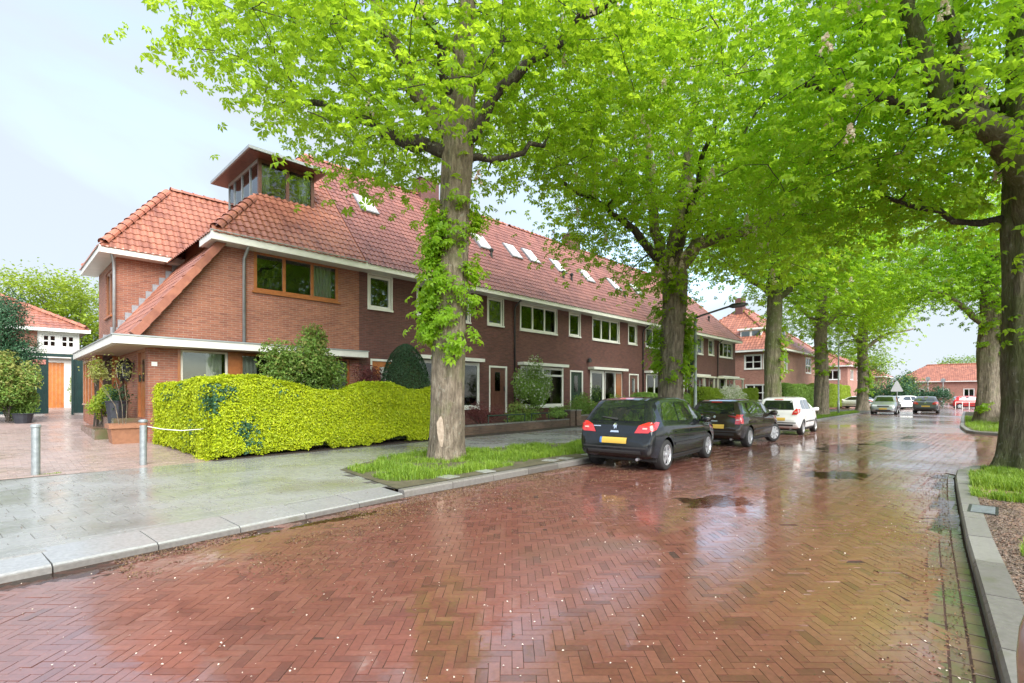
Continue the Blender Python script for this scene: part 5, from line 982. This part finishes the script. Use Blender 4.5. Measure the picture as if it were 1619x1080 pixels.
for a, b in ((12.9, 15.2), (15.6, 18.2)):
    q = MB(); q.tube([(a, yb(a) + .53, .78), (b, yb(b) + .53, .78)], .028, 8); q.build('rail', 'dark_green_paint', rl)
    for x in (a + .03, (a + b) / 2, b - .03): MB().tube([(x, yb(x) + .53, .48), (x, yb(x) + .53, .77)], .022, 6).build('rail_post', 'dark_green_paint', rl)
def bollard(x, y, h, label, cap):
    t = thing('bollard', label, 'bollard', (x, y, .11), 'driveway bollards'); MB().lathe((x, y, .1), [(.062, 0), (.062, h - .05)], 20).build('post', 'galvanised', t, smooth=False)
    MB().lathe((x, y, .1 + h - .05), [(.066, 0), (.074, .01), (.074, .045), (.05, .06), (.045, .055)] if not cap else [(.064, .0), (.082, .01), (.08, .04), (.04, .06)], 20).build('cap', 'galvanised' if cap else 'zinc', t)
    if cap: MB().lathe((x, y, .1 + h - .11), [(.0635, 0), (.0635, .05)], 20).build('band', 'terracotta', t)
bollard(.56, 12.45, .92, 'grey steel bollard nearest the left edge of the driveway', False); bollard(2.17, 12.62, .95, 'grey steel bollard with rusty band, tied to the hedge by a rope', True)
rp_ = MB(); rp_.tube([(2.2, 12.62, .92), (2.5, 12.64, .84), (2.85, 12.66, .79), (3.2, 12.7, .80), (3.5, 12.75, .84)], .009, 6); tag(rp_.build('rope', 'white_paint'), 'thin pale rope sagging from the bollard to the hedge', 'rope')
pl = thing('planter', 'weathered terracotta box planter with bare stems by the front door', 'planter', (2.45, 16.7, .3)); q = MB(); x0, x1, y0, y1, z0, z1 = 2.12, 2.82, 16.35, 17.0, .27, .78
q.add([(x0 + .06, y0 + .06, z0), (x1 - .06, y0 + .06, z0), (x1 - .06, y1 - .06, z0), (x0 + .06, y1 - .06, z0), (x0, y0, z1), (x1, y0, z1), (x1, y1, z1), (x0, y1, z1)], [(0, 1, 5, 4), (1, 2, 6, 5), (2, 3, 7, 6), (3, 0, 4, 7), (3, 2, 1, 0)]); q.build('box', 'terracotta', pl)
q = MB(); q.box(x0 - .03, y0 - .03, z1 - .09, x1 + .03, y0 + .05, z1 + .02); q.box(x0 - .03, y1 - .05, z1 - .09, x1 + .03, y1 + .03, z1 + .02); q.box(x0 - .031, y0 + .05, z1 - .09, x0 + .05, y1 - .05, z1 + .019); q.box(x1 - .05, y0 + .05, z1 - .09, x1 + .031, y1 - .05, z1 + .019); q.build('rim', 'terracotta', pl)
MB().box(x0 + .05, y0 + .05, z1 - .1, x1 - .05, y1 - .05, z1 - .04).build('soil', 'soil', pl); q = MB()
for k in range(4): a = R.uniform(0, 6.28); q.tube([(2.45 + .1 * math.cos(a), 16.68 + .1 * math.sin(a), z1 - .05), (2.45 + .2 * math.cos(a), 16.68 + .2 * math.sin(a), z1 + .5), (2.35 + .42 * math.cos(a), 16.75 + .3 * math.sin(a), z1 + R.uniform(.9, 1.5))], [.011, .008, .004], 5)
q.build('bare_stem', 'bark', pl)
P = NR.normal(0, 1, (260, 3)) * (.3, .25, .18) + (2.3, 16.9, 2.25); leaf_cloud('young_leaves', P, NR.normal(size=P.shape), .06, 'leaf_tip', pl)
bn = thing('dark_planter', 'tall dark slate planter beside the entrance steps', 'planter', (2.4, 18.3, .6)); MB().lathe((2.45, 17.75, .6), [(.17, 0), (.26, .75), (.28, .78), (.25, .8), (.22, .76)], 8).build('pot', 'slate', bn); P = NR.normal(0, 1, (500, 3)) * (.14, .14, .16) + (2.45, 17.75, 1.5); leaf_cloud('foliage', P, NR.normal(size=P.shape), .07, 'leaf_dark', bn)
shrub('porch_shrub', 'bright green bushy shrub on the porch steps', 'shrub', (2.28, 19.1, 1.35), (.42, .6, .58), 2600, .07, 'leaf_lime', z0=.6); shrub('porch_climber', 'sparse yellow-leaved climber above the porch shrub', 'plant', (2.22, 19.6, 2.25), (.3, .75, .42), 900, .07, 'leaf_tip', 'leaf_lime', .3, z0=.6)
shrub('trellis_plant', 'thin climbing plant on the white garage wall', 'plant', (2.75, 31.7, 1.9), (.22, .15, .8), 700, .09, 'leaf_green', z0=.9)
def lamp(label, x, y, h, arm, mat):
    t = thing('street_lamp', label, 'street lamp', (x, y, .1), 'street lamps'); MB().tube([(x, y, .05), (x, y, 1.1), (x, y, 1.11), (x, y, h)], [.075, .075, .055, .045], 12).build('pole', mat, t, smooth=True)
    d = np.array((-.15, -1.0)); d = np.array((CR[0], CR[1])); e = (x + d[0] * arm, y + d[1] * arm, h + arm * .32); MB().tube([(x, y, h - .02), (x + d[0] * .2, y + d[1] * .2, h + .06), e], .035, 8).build('arm', 'black_metal', t, smooth=True)
    q = MB(); f = (e[0] + d[0] * .65, e[1] + d[1] * .65, e[2] + .1); q.tube([e, tuple(np.add(e, (d[0] * .12, d[1] * .12, .02))), tuple(np.add(e, (d[0] * .5, d[1] * .5, .07))), f], [.04, .09, .085, .03], 8); q.build('lamp_head', 'black_metal', t, smooth=True)
lamp('grey street lamp with slanted arm, beside the second chestnut trunk', 17.3, 7.75, 4.3, 1.2, 'zinc'); lamp('thin street lamp farther down, before the last left chestnut', 45.5, 9.0, 5.5, 1.4, 'galvanised')
sg = thing('road_sign', 'triangular road sign seen from behind at the end of the street', 'road sign', (62.5, 7.4, 0)); MB().tube([(62.5, 7.4, 0), (62.5, 7.4, 3.0)], .05, 8).build('post', 'galvanised', sg)
c_ = np.array((62.47, 7.42)); pts = [(c_[0] + CR[0] * a, c_[1] + CR[1] * a, z) for a, z in ((-.62, 2.0), (-.55, 1.92), (.55, 1.92), (.62, 2.0), (.06, 3.0), (-.06, 3.0))]; MB().prism(pts, (-.05, -.02, 0)).build('sign_panel', 'sign_grey', sg)
for k, (x, y, h, lab) in enumerate(((92, 7.4, 4.2, 'pale left post at the far crossing'), (94, 5.9, 4.0, 'pale right post at the far crossing'))): t = thing('post', lab, 'post', (x, y, 0)); MB().tube([(x, y, 0), (x, y, h)], .06, 8).build('pole', 'galvanised', t); MB().box(x - .05, y - .25, h - .6, x, y + .25, h - .1).build('panel', 'sign_grey', t)
rk = thing('crossing_railing', 'low white railing by the far crossing on the right', 'railing', (74, 2.5, 0))
for k in range(6): MB().tube([(74 + k * .3, 3.6 - k * .55, 0), (74 + k * .3, 3.6 - k * .55, .8)], .035, 6).build('rail_post', 'white_paint', rk)
MB().tube([(74, 3.6, .8), (75.5, .85, .8)], .03, 6).build('rail', 'white_paint', rk)

# ---------------------------------------------------------------- cars
def paint(name, c, metal=.3, rough=.3):
    m, t, B, N, Lk = new_mat(name); n = tex_noise(N, Lk, 90, 3, 'Object'); n2 = tex_noise(N, Lk, 3, 3, 'Object')
    cc = mixc(N, Lk, ramp(N, Lk, n2.outputs['Fac'], [(.4, 0.), (.75, .22)]), c, tuple(min(1, v * .7 + .03) for v in c)); Lk.new(cc, B.inputs['Base Color']); B.inputs['Metallic'].default_value = metal; B.inputs['Roughness'].default_value = rough
    B.inputs['Coat Weight'].default_value = 1; B.inputs['Specular IOR Level'].default_value = .05; Lk.new(ramp(N, Lk, n.outputs['Fac'], [(.5, .02), (.75, .16)]), B.inputs['Coat Roughness']); bump(N, Lk, n.outputs['Fac'], B, .04, .003); MATS[name] = m
paint('car_black', (.008, .010, .012), 0, .5); paint('car_brown', (.03, .022, .017), .1, .5); paint('car_white', (.78, .79, .78), 0, .35); paint('car_silver', (.42, .44, .47), .6); paint('car_grey', (.12, .125, .135), .5); paint('car_red', (.45, .03, .03), .1); paint('car_lilac', (.28, .28, .33), .5); paint('car_maroon', (.12, .02, .022), .2)
M('tyre', (.018, .018, .018), (.03, .03, .03), .8, 30, coord='Object'); M('alloy', (.62, .63, .65), (.5, .5, .52), .3, 20, metal=.7, coord='Object'); M('car_plastic', (.022, .022, .024), (.03, .03, .03), .55, 30, coord='Object')
M('plate_yellow', (.62, .42, .07), (.55, .36, .06), .5, 40, coord='Object'); M('plate_blue', (.06, .18, .5), None, .4, coord='Object'); M('chrome', (.75, .76, .78), (.65, .66, .68), .15, 20, metal=.9, coord='Object')
def glossy(name, c, rough=.06, c2=None):
    M(name, c, c2 or tuple(v * .7 for v in c), rough, 14, coat=1, coord='Object', coat_r=.02)
M('car_glass', (.014, .02, .018), (.01, .014, .012), .03, 14, coat=1, coord='Object', coat_r=.02, spec=1.0); glossy('tail_red', (.62, .03, .025), .12, (.45, .02, .02)); glossy('tail_clear', (.75, .5, .42), .1); glossy('head_glass', (.62, .65, .68), .08)
def car(name, label, paintm, loc, rz, Lc, Wc, Hc, prof, belt, wb, rear_ax, wr, glass_r, glass_f, side, tail, steer=0, plate_z=.62, spokes=5, roofm=None, group='parked and passing cars', rear_badge=True, wag=False):
    """x forward from the rear bumper, y left. prof: top line, belt: shoulder line"""
    t = thing(name, label, 'car', loc, group, rz); px, pz = zip(*prof); bx, bz = zip(*belt)
    st = sorted(set(list(px) + list(np.linspace(.0, Lc, 46)))); secs = []
    for x in st:
        e0, e1 = x, Lc - x; wf = np.interp(e0, [0, .02, .08, .2, .5], [.72, .84, .925, .965, 1.0]) * np.interp(e1, [0, .03, .12, .35, .8], [.62, .76, .87, .95, 1.0]); w_ = Wc / 2 * wf; zt = float(np.interp(x, px, pz)); zbl = min(float(np.interp(x, bx, bz)), zt - .06)
        zb = float(np.interp(x, [0, .03, .12, .5, Lc - .6, Lc - .1, Lc], [.40, .33, .27, .20, .20, .24, .34])); cab = np.clip((zt - zbl - .06) / .35, 0, 1); wt = w_ * (1 - .24 * cab) * (1 - .03 * (1 - cab)); h = zbl - zb
        half = [(0, zb), (w_ * .80, zb), (w_ * .93, zb + .04), (w_ * .975, zb + h * .22), (w_ * .995, zb + h * .42), (w_ * 1.0, zb + h * .62), (w_ * .99, zb + h * .82), (w_ * .965, zbl - h * .04), (w_ * .945, zbl + .0)]
        zs = zt - .055; half += [(w_ * .945 + (wt - w_ * .945) * f, zbl + (max(zs, zbl + .004) - zbl) * f - 0) for f in (.33, .66)] + [(wt, max(zs, zbl + .005)), (wt * .93, zt - .022), (wt * .72, zt - .006), (wt * .36, zt - .0), (0, zt)]
        secs.append([(x, y, z) for y, z in half] + [(x, -y, z) for y, z in half[-2:0:-1]])
    n = len(secs[0]); V = [v for s in secs for v in s]; F = [(i * n + k, i * n + (k + 1) % n, (i + 1) * n + (k + 1) % n, (i + 1) * n + k) for i in range(len(secs) - 1) for k in range(n)] + [tuple(range(n - 1, -1, -1)), tuple((len(secs) - 1) * n + k for k in range(n))]
    F = [f[::-1] for f in F]; me = bpy.data.meshes.new('body'); me.from_pydata(V, [], F); me.materials.append(MATS[paintm]); me.shade_smooth()
    bvh = BVHTree.FromPolygons([Vector(v) for v in V], F)
    ob = bpy.data.objects.new('body', me); col.objects.link(ob); cuts = []
    for ax in (rear_ax, rear_ax + wb):
        for s in (-1, 1):
            cm = MB(); cm.lathe((ax, s * (Wc / 2 - .13), wr), [(wr + .055, -.22), (wr + .055, .35)] if s > 0 else [(wr + .055, -.35), (wr + .055, .22)], 28, 'y'); c = bpy.data.meshes.new('cut'); c.from_pydata(cm.V, [], cm.F); co = bpy.data.objects.new('cut', c); col.objects.link(co); c.materials.append(MATS['car_plastic'])
            md = ob.modifiers.new('b', 'BOOLEAN'); md.object = co; md.operation = 'DIFFERENCE'; md.solver = 'EXACT'; cuts.append(co)
    dg_ = bpy.context.evaluated_depsgraph_get(); ev = ob.evaluated_get(dg_); me2 = bpy.data.meshes.new_from_object(ev); bpy.data.objects.remove(ob); [bpy.data.objects.remove(c) for c in cuts]
    me2.materials.clear(); me2.materials.append(MATS[paintm]); me2.materials.append(MATS['car_plastic']); body = bpy.data.objects.new('body', me2); col.objects.link(body); body.parent = t
    for p in me2.polygons:
        p.material_index = 0; p.use_smooth = True
        c = p.center
        for ax in (rear_ax, rear_ax + wb):
            rr = math.hypot(c.x - ax, c.z - wr)
            if rr < wr + .056 and abs(c.y) > Wc / 2 - .40 and abs(p.normal.y) < .95 and rr > wr - .1 and abs(c.y) < Wc / 2 - .02 and (p.normal.x * (c.x - ax) + p.normal.z * (c.z - wr)) < 0: p.material_index = 1; p.use_smooth = False
            if rr < wr + .06 and abs(p.normal.y) > .97 and abs(c.y) < Wc / 2 - .2: p.material_index = 1; p.use_smooth = False
    try: me2.set_sharp_from_angle(angle=math.radians(38))
    except Exception: pass
    def decal(nm, pts, view, mat, off=.006, par=None, rings_=5):
        pts = np.array(pts, float); m_ = len(pts); 
        dense = []
        for a, b in zip(pts, np.roll(pts, -1, 0)): dense += [a + (b - a) * f for f in (0, .25, .5, .75)]
        dense = np.array(dense); cen = dense.mean(0); Vv, ok = [], True; fr_ = np.linspace(1, 0, rings_)
        def hit(p):
            if view == 'r': o, d = Vector((-2, p[0], p[1])), Vector((1, 0, 0))
            elif view == 'f': o, d = Vector((Lc + 2, p[0], p[1])), Vector((-1, 0, 0))
            elif view == 't': o, d = Vector((p[0], p[1], 4)), Vector((0, 0, -1))
            else: s = 1 if view == 'l' else -1; o, d = Vector((p[0], s * 3, p[1])), Vector((0, -s, 0))
            h = bvh.ray_cast(o, d)
            if h[0] is None: return None
            nn = h[1] if h[1].dot(d) < 0 else -h[1]; return h[0] + nn * off - d * off * .3
        for f in fr_[:-1]:
            for p in dense: Vv.append(hit(cen + (p - cen) * f))
        Vv.append(hit(cen)); k = len(dense)
        last = [v for v in Vv if v is not None]
        if not last: return None
        Vv = [v if v is not None else last[0] for v in Vv]
        Ff = [(r * k + i, r * k + (i + 1) % k, (r + 1) * k + (i + 1) % k, (r + 1) * k + i) for r in range(rings_ - 2) for i in range(k)] + [((rings_ - 2) * k + i, (rings_ - 2) * k + (i + 1) % k, (rings_ - 1) * k) for i in range(k)]
        mb = MB(); mb.add([tuple(v) for v in Vv], Ff); o = mb.build(nm, mat, par or t, smooth=True); return o
    rg = decal('rear_window', glass_r, 'r', 'car_glass'); decal('windscreen', glass_f, 'f', 'car_glass')
    for s in ('l', 'r2'):
        for wn_ in side: decal('side_window', wn_, 'l' if s == 'l' else 'R', 'car_glass', .004)
        x0d, x1d = rear_ax + .28, rear_ax + wb - .38; xm = side[0][0][0] * .0 + (x0d + x1d) / 2
        for xx in (x1d, xm, x0d + .05): decal('door_gap', [(xx, .32), (xx + .012, .32), (xx + .012, min(.9, belt[len(belt) // 2][1] - .04)), (xx, min(.9, belt[len(belt) // 2][1] - .04))], 'l' if s == 'l' else 'R', 'car_plastic', .003, rings_=2)
        for xx in (xm + .08, x0d + .14): decal('door_handle', [(xx, belt[len(belt) // 2][1] - .17), (xx + .18, belt[len(belt) // 2][1] - .155), (xx + .18, belt[len(belt) // 2][1] - .125), (xx, belt[len(belt) // 2][1] - .14)], 'l' if s == 'l' else 'R', paintm, .028, rings_=3)
        decal('side_moulding', [(rear_ax + wr + .08, .50), (rear_ax + wb - wr - .1, .50), (rear_ax + wb - wr - .1, .545), (rear_ax + wr + .08, .545)], 'l' if s == 'l' else 'R', 'car_plastic', .012, rings_=3); decal('sill', [(rear_ax + wr + .06, .215), (rear_ax + wb - wr - .08, .215), (rear_ax + wb - wr - .08, .30), (rear_ax + wr + .06, .30)], 'l' if s == 'l' else 'R', 'car_plastic', .01, rings_=3)
        sg_ = 1 if s == 'l' else -1; xa = rear_ax + wb - .50; zb_ = np.interp(xa, bx, bz); mm = MB(); mm.lathe((xa, sg_ * (Wc / 2 + .08), zb_ + .07), [(.02, -.11), (.075, -.09), (.085, 0), (.07, .09), (.02, .11)], 10, 'y'); mm.box(xa - .02, min(sg_ * (Wc / 2 - .1), sg_ * (Wc / 2 + .02)), zb_ + .02, xa + .05, max(sg_ * (Wc / 2 - .1), sg_ * (Wc / 2 + .02)), zb_ + .06); mm.build('wing_mirror', paintm, t, smooth=True)
        for (vw, pts) in tail: 
            tl = decal('tail_light', [(p[0] * (sg_ if vw == 'r' else 1), p[1]) for p in pts], 'r' if vw == 'r' else ('l' if s == 'l' else 'R'), 'tail_red', .012)
            if tl and vw == 'r':
                c = np.mean(pts, 0); decal('reversing_lamp', [(sg_ * (c[0] + a), c[1] + b) for a, b in ((-.06, -.03), (.04, -.03), (.05, .0), (-.05, .0))], 'r', 'tail_clear', .018, tl, 3)
        zf = prof[-3][1]; decal('headlight', [(sg_ * (Wc / 2 * .42), zf - .12), (sg_ * (Wc / 2 * .80), zf - .12), (sg_ * (Wc / 2 * .80), zf + .03), (sg_ * (Wc / 2 * .5), zf - .0)], 'f', 'head_glass', .012)
    # rear details
    pw_ = .26; decal('number_plate', [(-pw_, plate_z - .055), (pw_, plate_z - .055), (pw_, plate_z + .055), (-pw_, plate_z + .055)], 'r', 'plate_yellow', .016); decal('plate_band', [(pw_ - .0, plate_z - .055), (pw_ + .045, plate_z - .055), (pw_ + .045, plate_z + .055), (pw_, plate_z + .055)], 'r', 'plate_blue', .016, rings_=3)
    decal('plate_band', [(-pw_ - .04, plate_z - .055), (-pw_, plate_z - .055), (-pw_, plate_z + .055), (-pw_ - .04, plate_z + .055)], 'r', 'plate_yellow', .016, rings_=3)
    decal('number_plate', [(-.26, .42), (.26, .42), (.26, .53), (-.26, .53)], 'f', 'plate_yellow', .016); decal('grille', [(-.38, .60), (.38, .60), (.42, .70), (-.42, .70)], 'f', 'car_plastic', .01); decal('air_intake', [(-.5, .30), (.5, .30), (.46, .40), (-.46, .40)], 'f', 'car_plastic', .008)
    decal('bumper_strip', [(-Wc * .40, .47), (Wc * .40, .47), (Wc * .40, .505), (-Wc * .40, .505)], 'r', 'car_plastic', .014, rings_=3); decal('bumper_lower', [(-Wc * .34, .36), (Wc * .34, .36), (Wc * .34, .43), (-Wc * .34, .43)], 'r', 'car_plastic', .006, rings_=3)
    gz = min(p[1] for p in glass_r); decal('tailgate_handle', [(-.10, gz - .24), (.10, gz - .24), (.085, gz - .20), (-.085, gz - .20)], 'r', 'chrome', .015, rings_=3)
    if rear_badge:
        lion = [(-.035, -.055), (-.01, -.02), (.0, -.055), (.022, -.05), (.018, -.005), (.045, -.015), (.04, .012), (.02, .02), (.035, .05), (.005, .062), (-.02, .045), (-.03, .02), (-.045, .035), (-.04, -.01)]
        decal('badge', [(x, gz - .11 + z) for x, z in lion], 'r', 'chrome', .014, rings_=3); decal('lettering', [(.33, gz - .125), (.50, gz - .125), (.50, gz - .105), (.33, gz - .105)], 'r', 'chrome', .010, rings_=2)
    else: decal('badge', [(.04 * math.cos(a), gz - .1 + .04 * math.sin(a)) for a in np.linspace(0, 6.28, 9)[:-1]], 'r', 'chrome', .014, rings_=3)
    gt = max(p[1] for p in glass_r); decal('brake_light', [(-.16, gt + .02), (.16, gt + .02), (.16, gt + .045), (-.16, gt + .045)], 'r', 'tail_red', .02, rings_=3)
    decal('rear_wiper', [(-.02, gz + .01), (.02, gz + .01), (.36, gz + .055), (.36, gz + .07), (-.02, gz + .045)], 'r', 'car_plastic', .02, rings_=3)
    if roofm: decal('roof_panel', [(px[0] + .75, -.46), (rear_ax + wb - .95, -.50), (rear_ax + wb - .95, .50), (px[0] + .75, .46)], 't', roofm, .006)
    MB().tube([(.06, -Wc * .28, .25), (.35, -Wc * .28, .27)], .03, 8).build('exhaust', 'alloy', t)
    q = MB(); q.box(.4, -Wc / 2 + .12, .18, Lc - .4, Wc / 2 - .12, .30); q.build('underbody', 'car_plastic', t)
    for ax in (rear_ax, rear_ax + wb):
        for s in (-1, 1):
            y0 = s * (Wc / 2 - .115); wh = MB(); wh.lathe((0, 0, 0), [(wr * .60, -.07), (wr * .62, .05)] if s > 0 else [(wr * .62, -.05), (wr * .60, .07)], 20, 'y'); wo_ = wh.build('wheel', 'car_plastic', t); wo_.location = (ax, y0, wr)
            if ax > rear_ax: wo_.rotation_euler = (0, 0, steer)
            ty = MB(); ty.lathe((0, 0, 0), [(wr * .66, -.098), (wr * .90, -.105), (wr * .985, -.08), (wr, -.05), (wr, .05), (wr * .985, .08), (wr * .90, .105), (wr * .66, .098)], 32, 'y'); ty.F = ty.F[:-2]; ty.build('tyre', 'tyre', wo_, smooth=True)
            rm = MB(); prr = [(wr * .70, .06), (wr * .70, .098), (wr * .64, .100), (wr * .60, .065)]; rm.lathe((0, 0, 0), [(r, h * s) for r, h in prr], 28, 'y'); rm.F = rm.F[:-2]
            for k in range(spokes):
                a = 2 * math.pi * k / spokes + .3; ca, sa = math.cos(a), math.sin(a); pts = [(wr * .12, -.05), (wr * .62, -.042), (wr * .62, .042), (wr * .12, .05)]
                rm.prism([(r * ca - w2 * sa, s * .062, r * sa + w2 * ca) for r, w2 in pts], (0, s * .026, 0))
            rm.lathe((0, 0, 0), [(wr * .17, .06 * s), (wr * .17, .095 * s), (wr * .08, .10 * s)], 14, 'y'); rm.build('rim', 'alloy', wo_)
    return t
HATCH = dict(Lc=4.2, Wc=1.76, Hc=1.51, prof=[(0, .60), (.012, .66), (.05, .705), (.075, .80), (.10, .94), (.15, .985), (.28, 1.15), (.42, 1.33), (.55, 1.445), (.75, 1.485), (1.2, 1.51), (1.9, 1.51), (2.4, 1.46), (2.75, 1.31), (3.2, 1.06), (3.4, .98), (3.8, .88), (4.02, .78), (4.12, .68), (4.2, .55)],
             belt=[(0, .66), (.15, .93), (.6, .98), (2.0, .94), (3.0, .92), (3.4, .89), (4.0, .75), (4.2, .52)], wb=2.61, rear_ax=.72, wr=.315,
             glass_r=[(-.60, 1.02), (.60, 1.02), (.575, 1.10), (.47, 1.40), (.40, 1.43), (-.40, 1.43), (-.47, 1.40), (-.575, 1.10)], glass_f=[(-.62, 1.05), (.62, 1.05), (.5, 1.40), (-.5, 1.40)],
             side=[[(.62, 1.04), (1.42, 1.0), (1.42, 1.40), (1.0, 1.405), (.78, 1.36)], [(1.50, 1.0), (2.62, .99), (2.75, 1.03), (2.38, 1.33), (2.1, 1.40), (1.50, 1.40)], [(2.82, 1.0), (3.05, 1.0), (2.86, 1.12)]],
             tail=[('r', [(.44, .78), (.74, .79), (.80, .86), (.80, .99), (.70, 1.0), (.52, .93)]), ('s', [(.04, .80), (.22, .86), (.42, .99), (.30, 1.01), (.10, .98)])])
WAGON = dict(Lc=3.96, Wc=1.69, Hc=1.43, prof=[(0, .58), (.012, .64), (.05, .70), (.07, .82), (.085, .93), (.11, .97), (.16, 1.12), (.24, 1.30), (.32, 1.37), (.6, 1.41), (1.5, 1.43), (2.2, 1.41), (2.5, 1.33), (2.85, 1.10), (3.05, .99), (3.5, .92), (3.75, .84), (3.88, .72), (3.96, .55)],
             belt=[(0, .64), (.12, .90), (.6, .95), (2.0, .93), (2.9, .91), (3.1, .89), (3.7, .78), (3.96, .5)], wb=2.55, rear_ax=.68, wr=.305,
             glass_r=[(-.56, 1.0), (.56, 1.0), (.50, 1.30), (-.50, 1.30)], glass_f=[(-.58, 1.03), (.58, 1.03), (.5, 1.33), (-.5, 1.33)],
             side=[[(.28, 1.02), (1.05, 1.0), (1.05, 1.33), (.42, 1.31)], [(1.12, 1.0), (1.6, .99), (1.6, 1.34), (1.12, 1.335)], [(1.67, .99), (2.62, .98), (2.72, 1.02), (2.42, 1.27), (2.2, 1.335), (1.67, 1.34)]],
             tail=[('r', [(.60, .70), (.74, .70), (.755, .98), (.62, .98)]), ('s', [(.05, .72), (.16, .72), (.17, .97), (.09, .98)])])
SMALL = dict(HATCH, Lc=3.75, Wc=1.66, prof=[(0, .58), (.012, .64), (.05, .70), (.08, .84), (.12, .96), (.2, 1.08), (.34, 1.30), (.46, 1.41), (.8, 1.46), (1.5, 1.49), (2.0, 1.46), (2.3, 1.34), (2.75, 1.08), (2.95, 1.0), (3.35, .90), (3.6, .78), (3.7, .66), (3.75, .54)],
             belt=[(0, .64), (.15, .92), (.6, .96), (1.8, .93), (2.7, .9), (3.0, .88), (3.5, .76), (3.75, .5)], wb=2.42, rear_ax=.62, wr=.29, glass_r=[(-.58, .98), (.58, .98), (.48, 1.34), (-.48, 1.34)], glass_f=[(-.58, 1.05), (.58, 1.05), (.48, 1.38), (-.48, 1.38)],
             side=[[(.55, 1.02), (1.15, 1.0), (1.15, 1.37), (.85, 1.36), (.68, 1.30)], [(1.22, 1.0), (2.25, .98), (2.4, 1.02), (2.08, 1.28), (1.85, 1.37), (1.22, 1.38)]], tail=[('r', [(.52, .80), (.70, .80), (.75, .90), (.75, 1.02), (.66, 1.04), (.56, .92)]), ('s', [(.06, .82), (.25, .92), (.38, 1.02), (.25, 1.04), (.10, .98)])])
SEDAN = dict(HATCH, Lc=4.6, prof=[(0, .60), (.012, .68), (.05, .80), (.08, .96), (.16, 1.0), (.5, 1.04), (.9, 1.27), (1.2, 1.40), (1.7, 1.45), (2.3, 1.44), (2.7, 1.33), (3.2, 1.08), (3.5, 1.0), (4.1, .90), (4.4, .78), (4.52, .66), (4.6, .54)], belt=[(0, .66), (.15, .94), (.8, .97), (2.2, .94), (3.2, .92), (3.6, .9), (4.3, .76), (4.6, .5)], wb=2.7, rear_ax=.95,
             glass_r=[(-.60, 1.07), (.60, 1.07), (.48, 1.37), (-.48, 1.37)], side=[[(.98, 1.04), (1.65, 1.0), (1.65, 1.37), (1.35, 1.36)], [(1.72, 1.0), (2.85, .99), (3.0, 1.02), (2.6, 1.28), (2.35, 1.36), (1.72, 1.37)]])
def put(x, y, rz, back=0): return (x - math.cos(rz) * back, y - math.sin(rz) * back, 0)
h1 = math.atan(.09); nl1 = (-math.sin(h1), math.cos(h1))
def park(rx, ry, hd_, spec):                # position from the ground point of the rear right wheel
    n_ = (-math.sin(hd_), math.cos(hd_)); hw = spec['Wc'] / 2 - .05; return (rx + n_[0] * hw - math.cos(hd_) * spec['rear_ax'], ry + n_[1] * hw - math.sin(hd_) * spec['rear_ax'], 0)
car('parked_car', 'black five-door hatchback parked nearest, with big red tail lights', 'car_black', park(9.75, 5.0, h1, HATCH), h1, **HATCH, spokes=5)
h2 = math.atan(.03); car('parked_car', 'dark brown estate car with maroon roof and turned front wheels, second in line', 'car_brown', park(15.75, 5.4, h2, WAGON), h2, **WAGON, steer=-.42, spokes=8, roofm='car_maroon', rear_badge=False)
h3 = math.atan(.06); car('parked_car', 'white hatchback parked third in line by the grass', 'car_white', park(22.0, 5.55, h3, SMALL), h3, **SMALL, spokes=6, rear_badge=False)
car('oncoming_car', 'silver hatchback driving towards the camera far down the street', 'car_silver', (53.6, 7.0, 0), math.pi + .06, **HATCH, rear_badge=False)
car('driving_car', 'dark grey saloon driving away far down the street', 'car_grey', (55, 4.6, 0), .05, **SEDAN, rear_badge=False)
car('parked_car', 'white car at the far crossing behind the silver one', 'car_white', (72, 7.0, 0), 2.6, **HATCH, rear_badge=False); car('parked_car', 'low white car far off left of the silver oncoming car', 'car_white', (70, 10.2, 0), 1.2, **SEDAN, rear_badge=False); car('parked_car', 'red car at the far crossing on the right', 'car_red', (78, 4.2, 0), -1.3, **SMALL, rear_badge=False)
car('parked_car', 'grey car of which only the bumper corner shows at the bottom right', 'car_lilac', (-.87, -1.80, 0), .25, **HATCH, rear_badge=False)
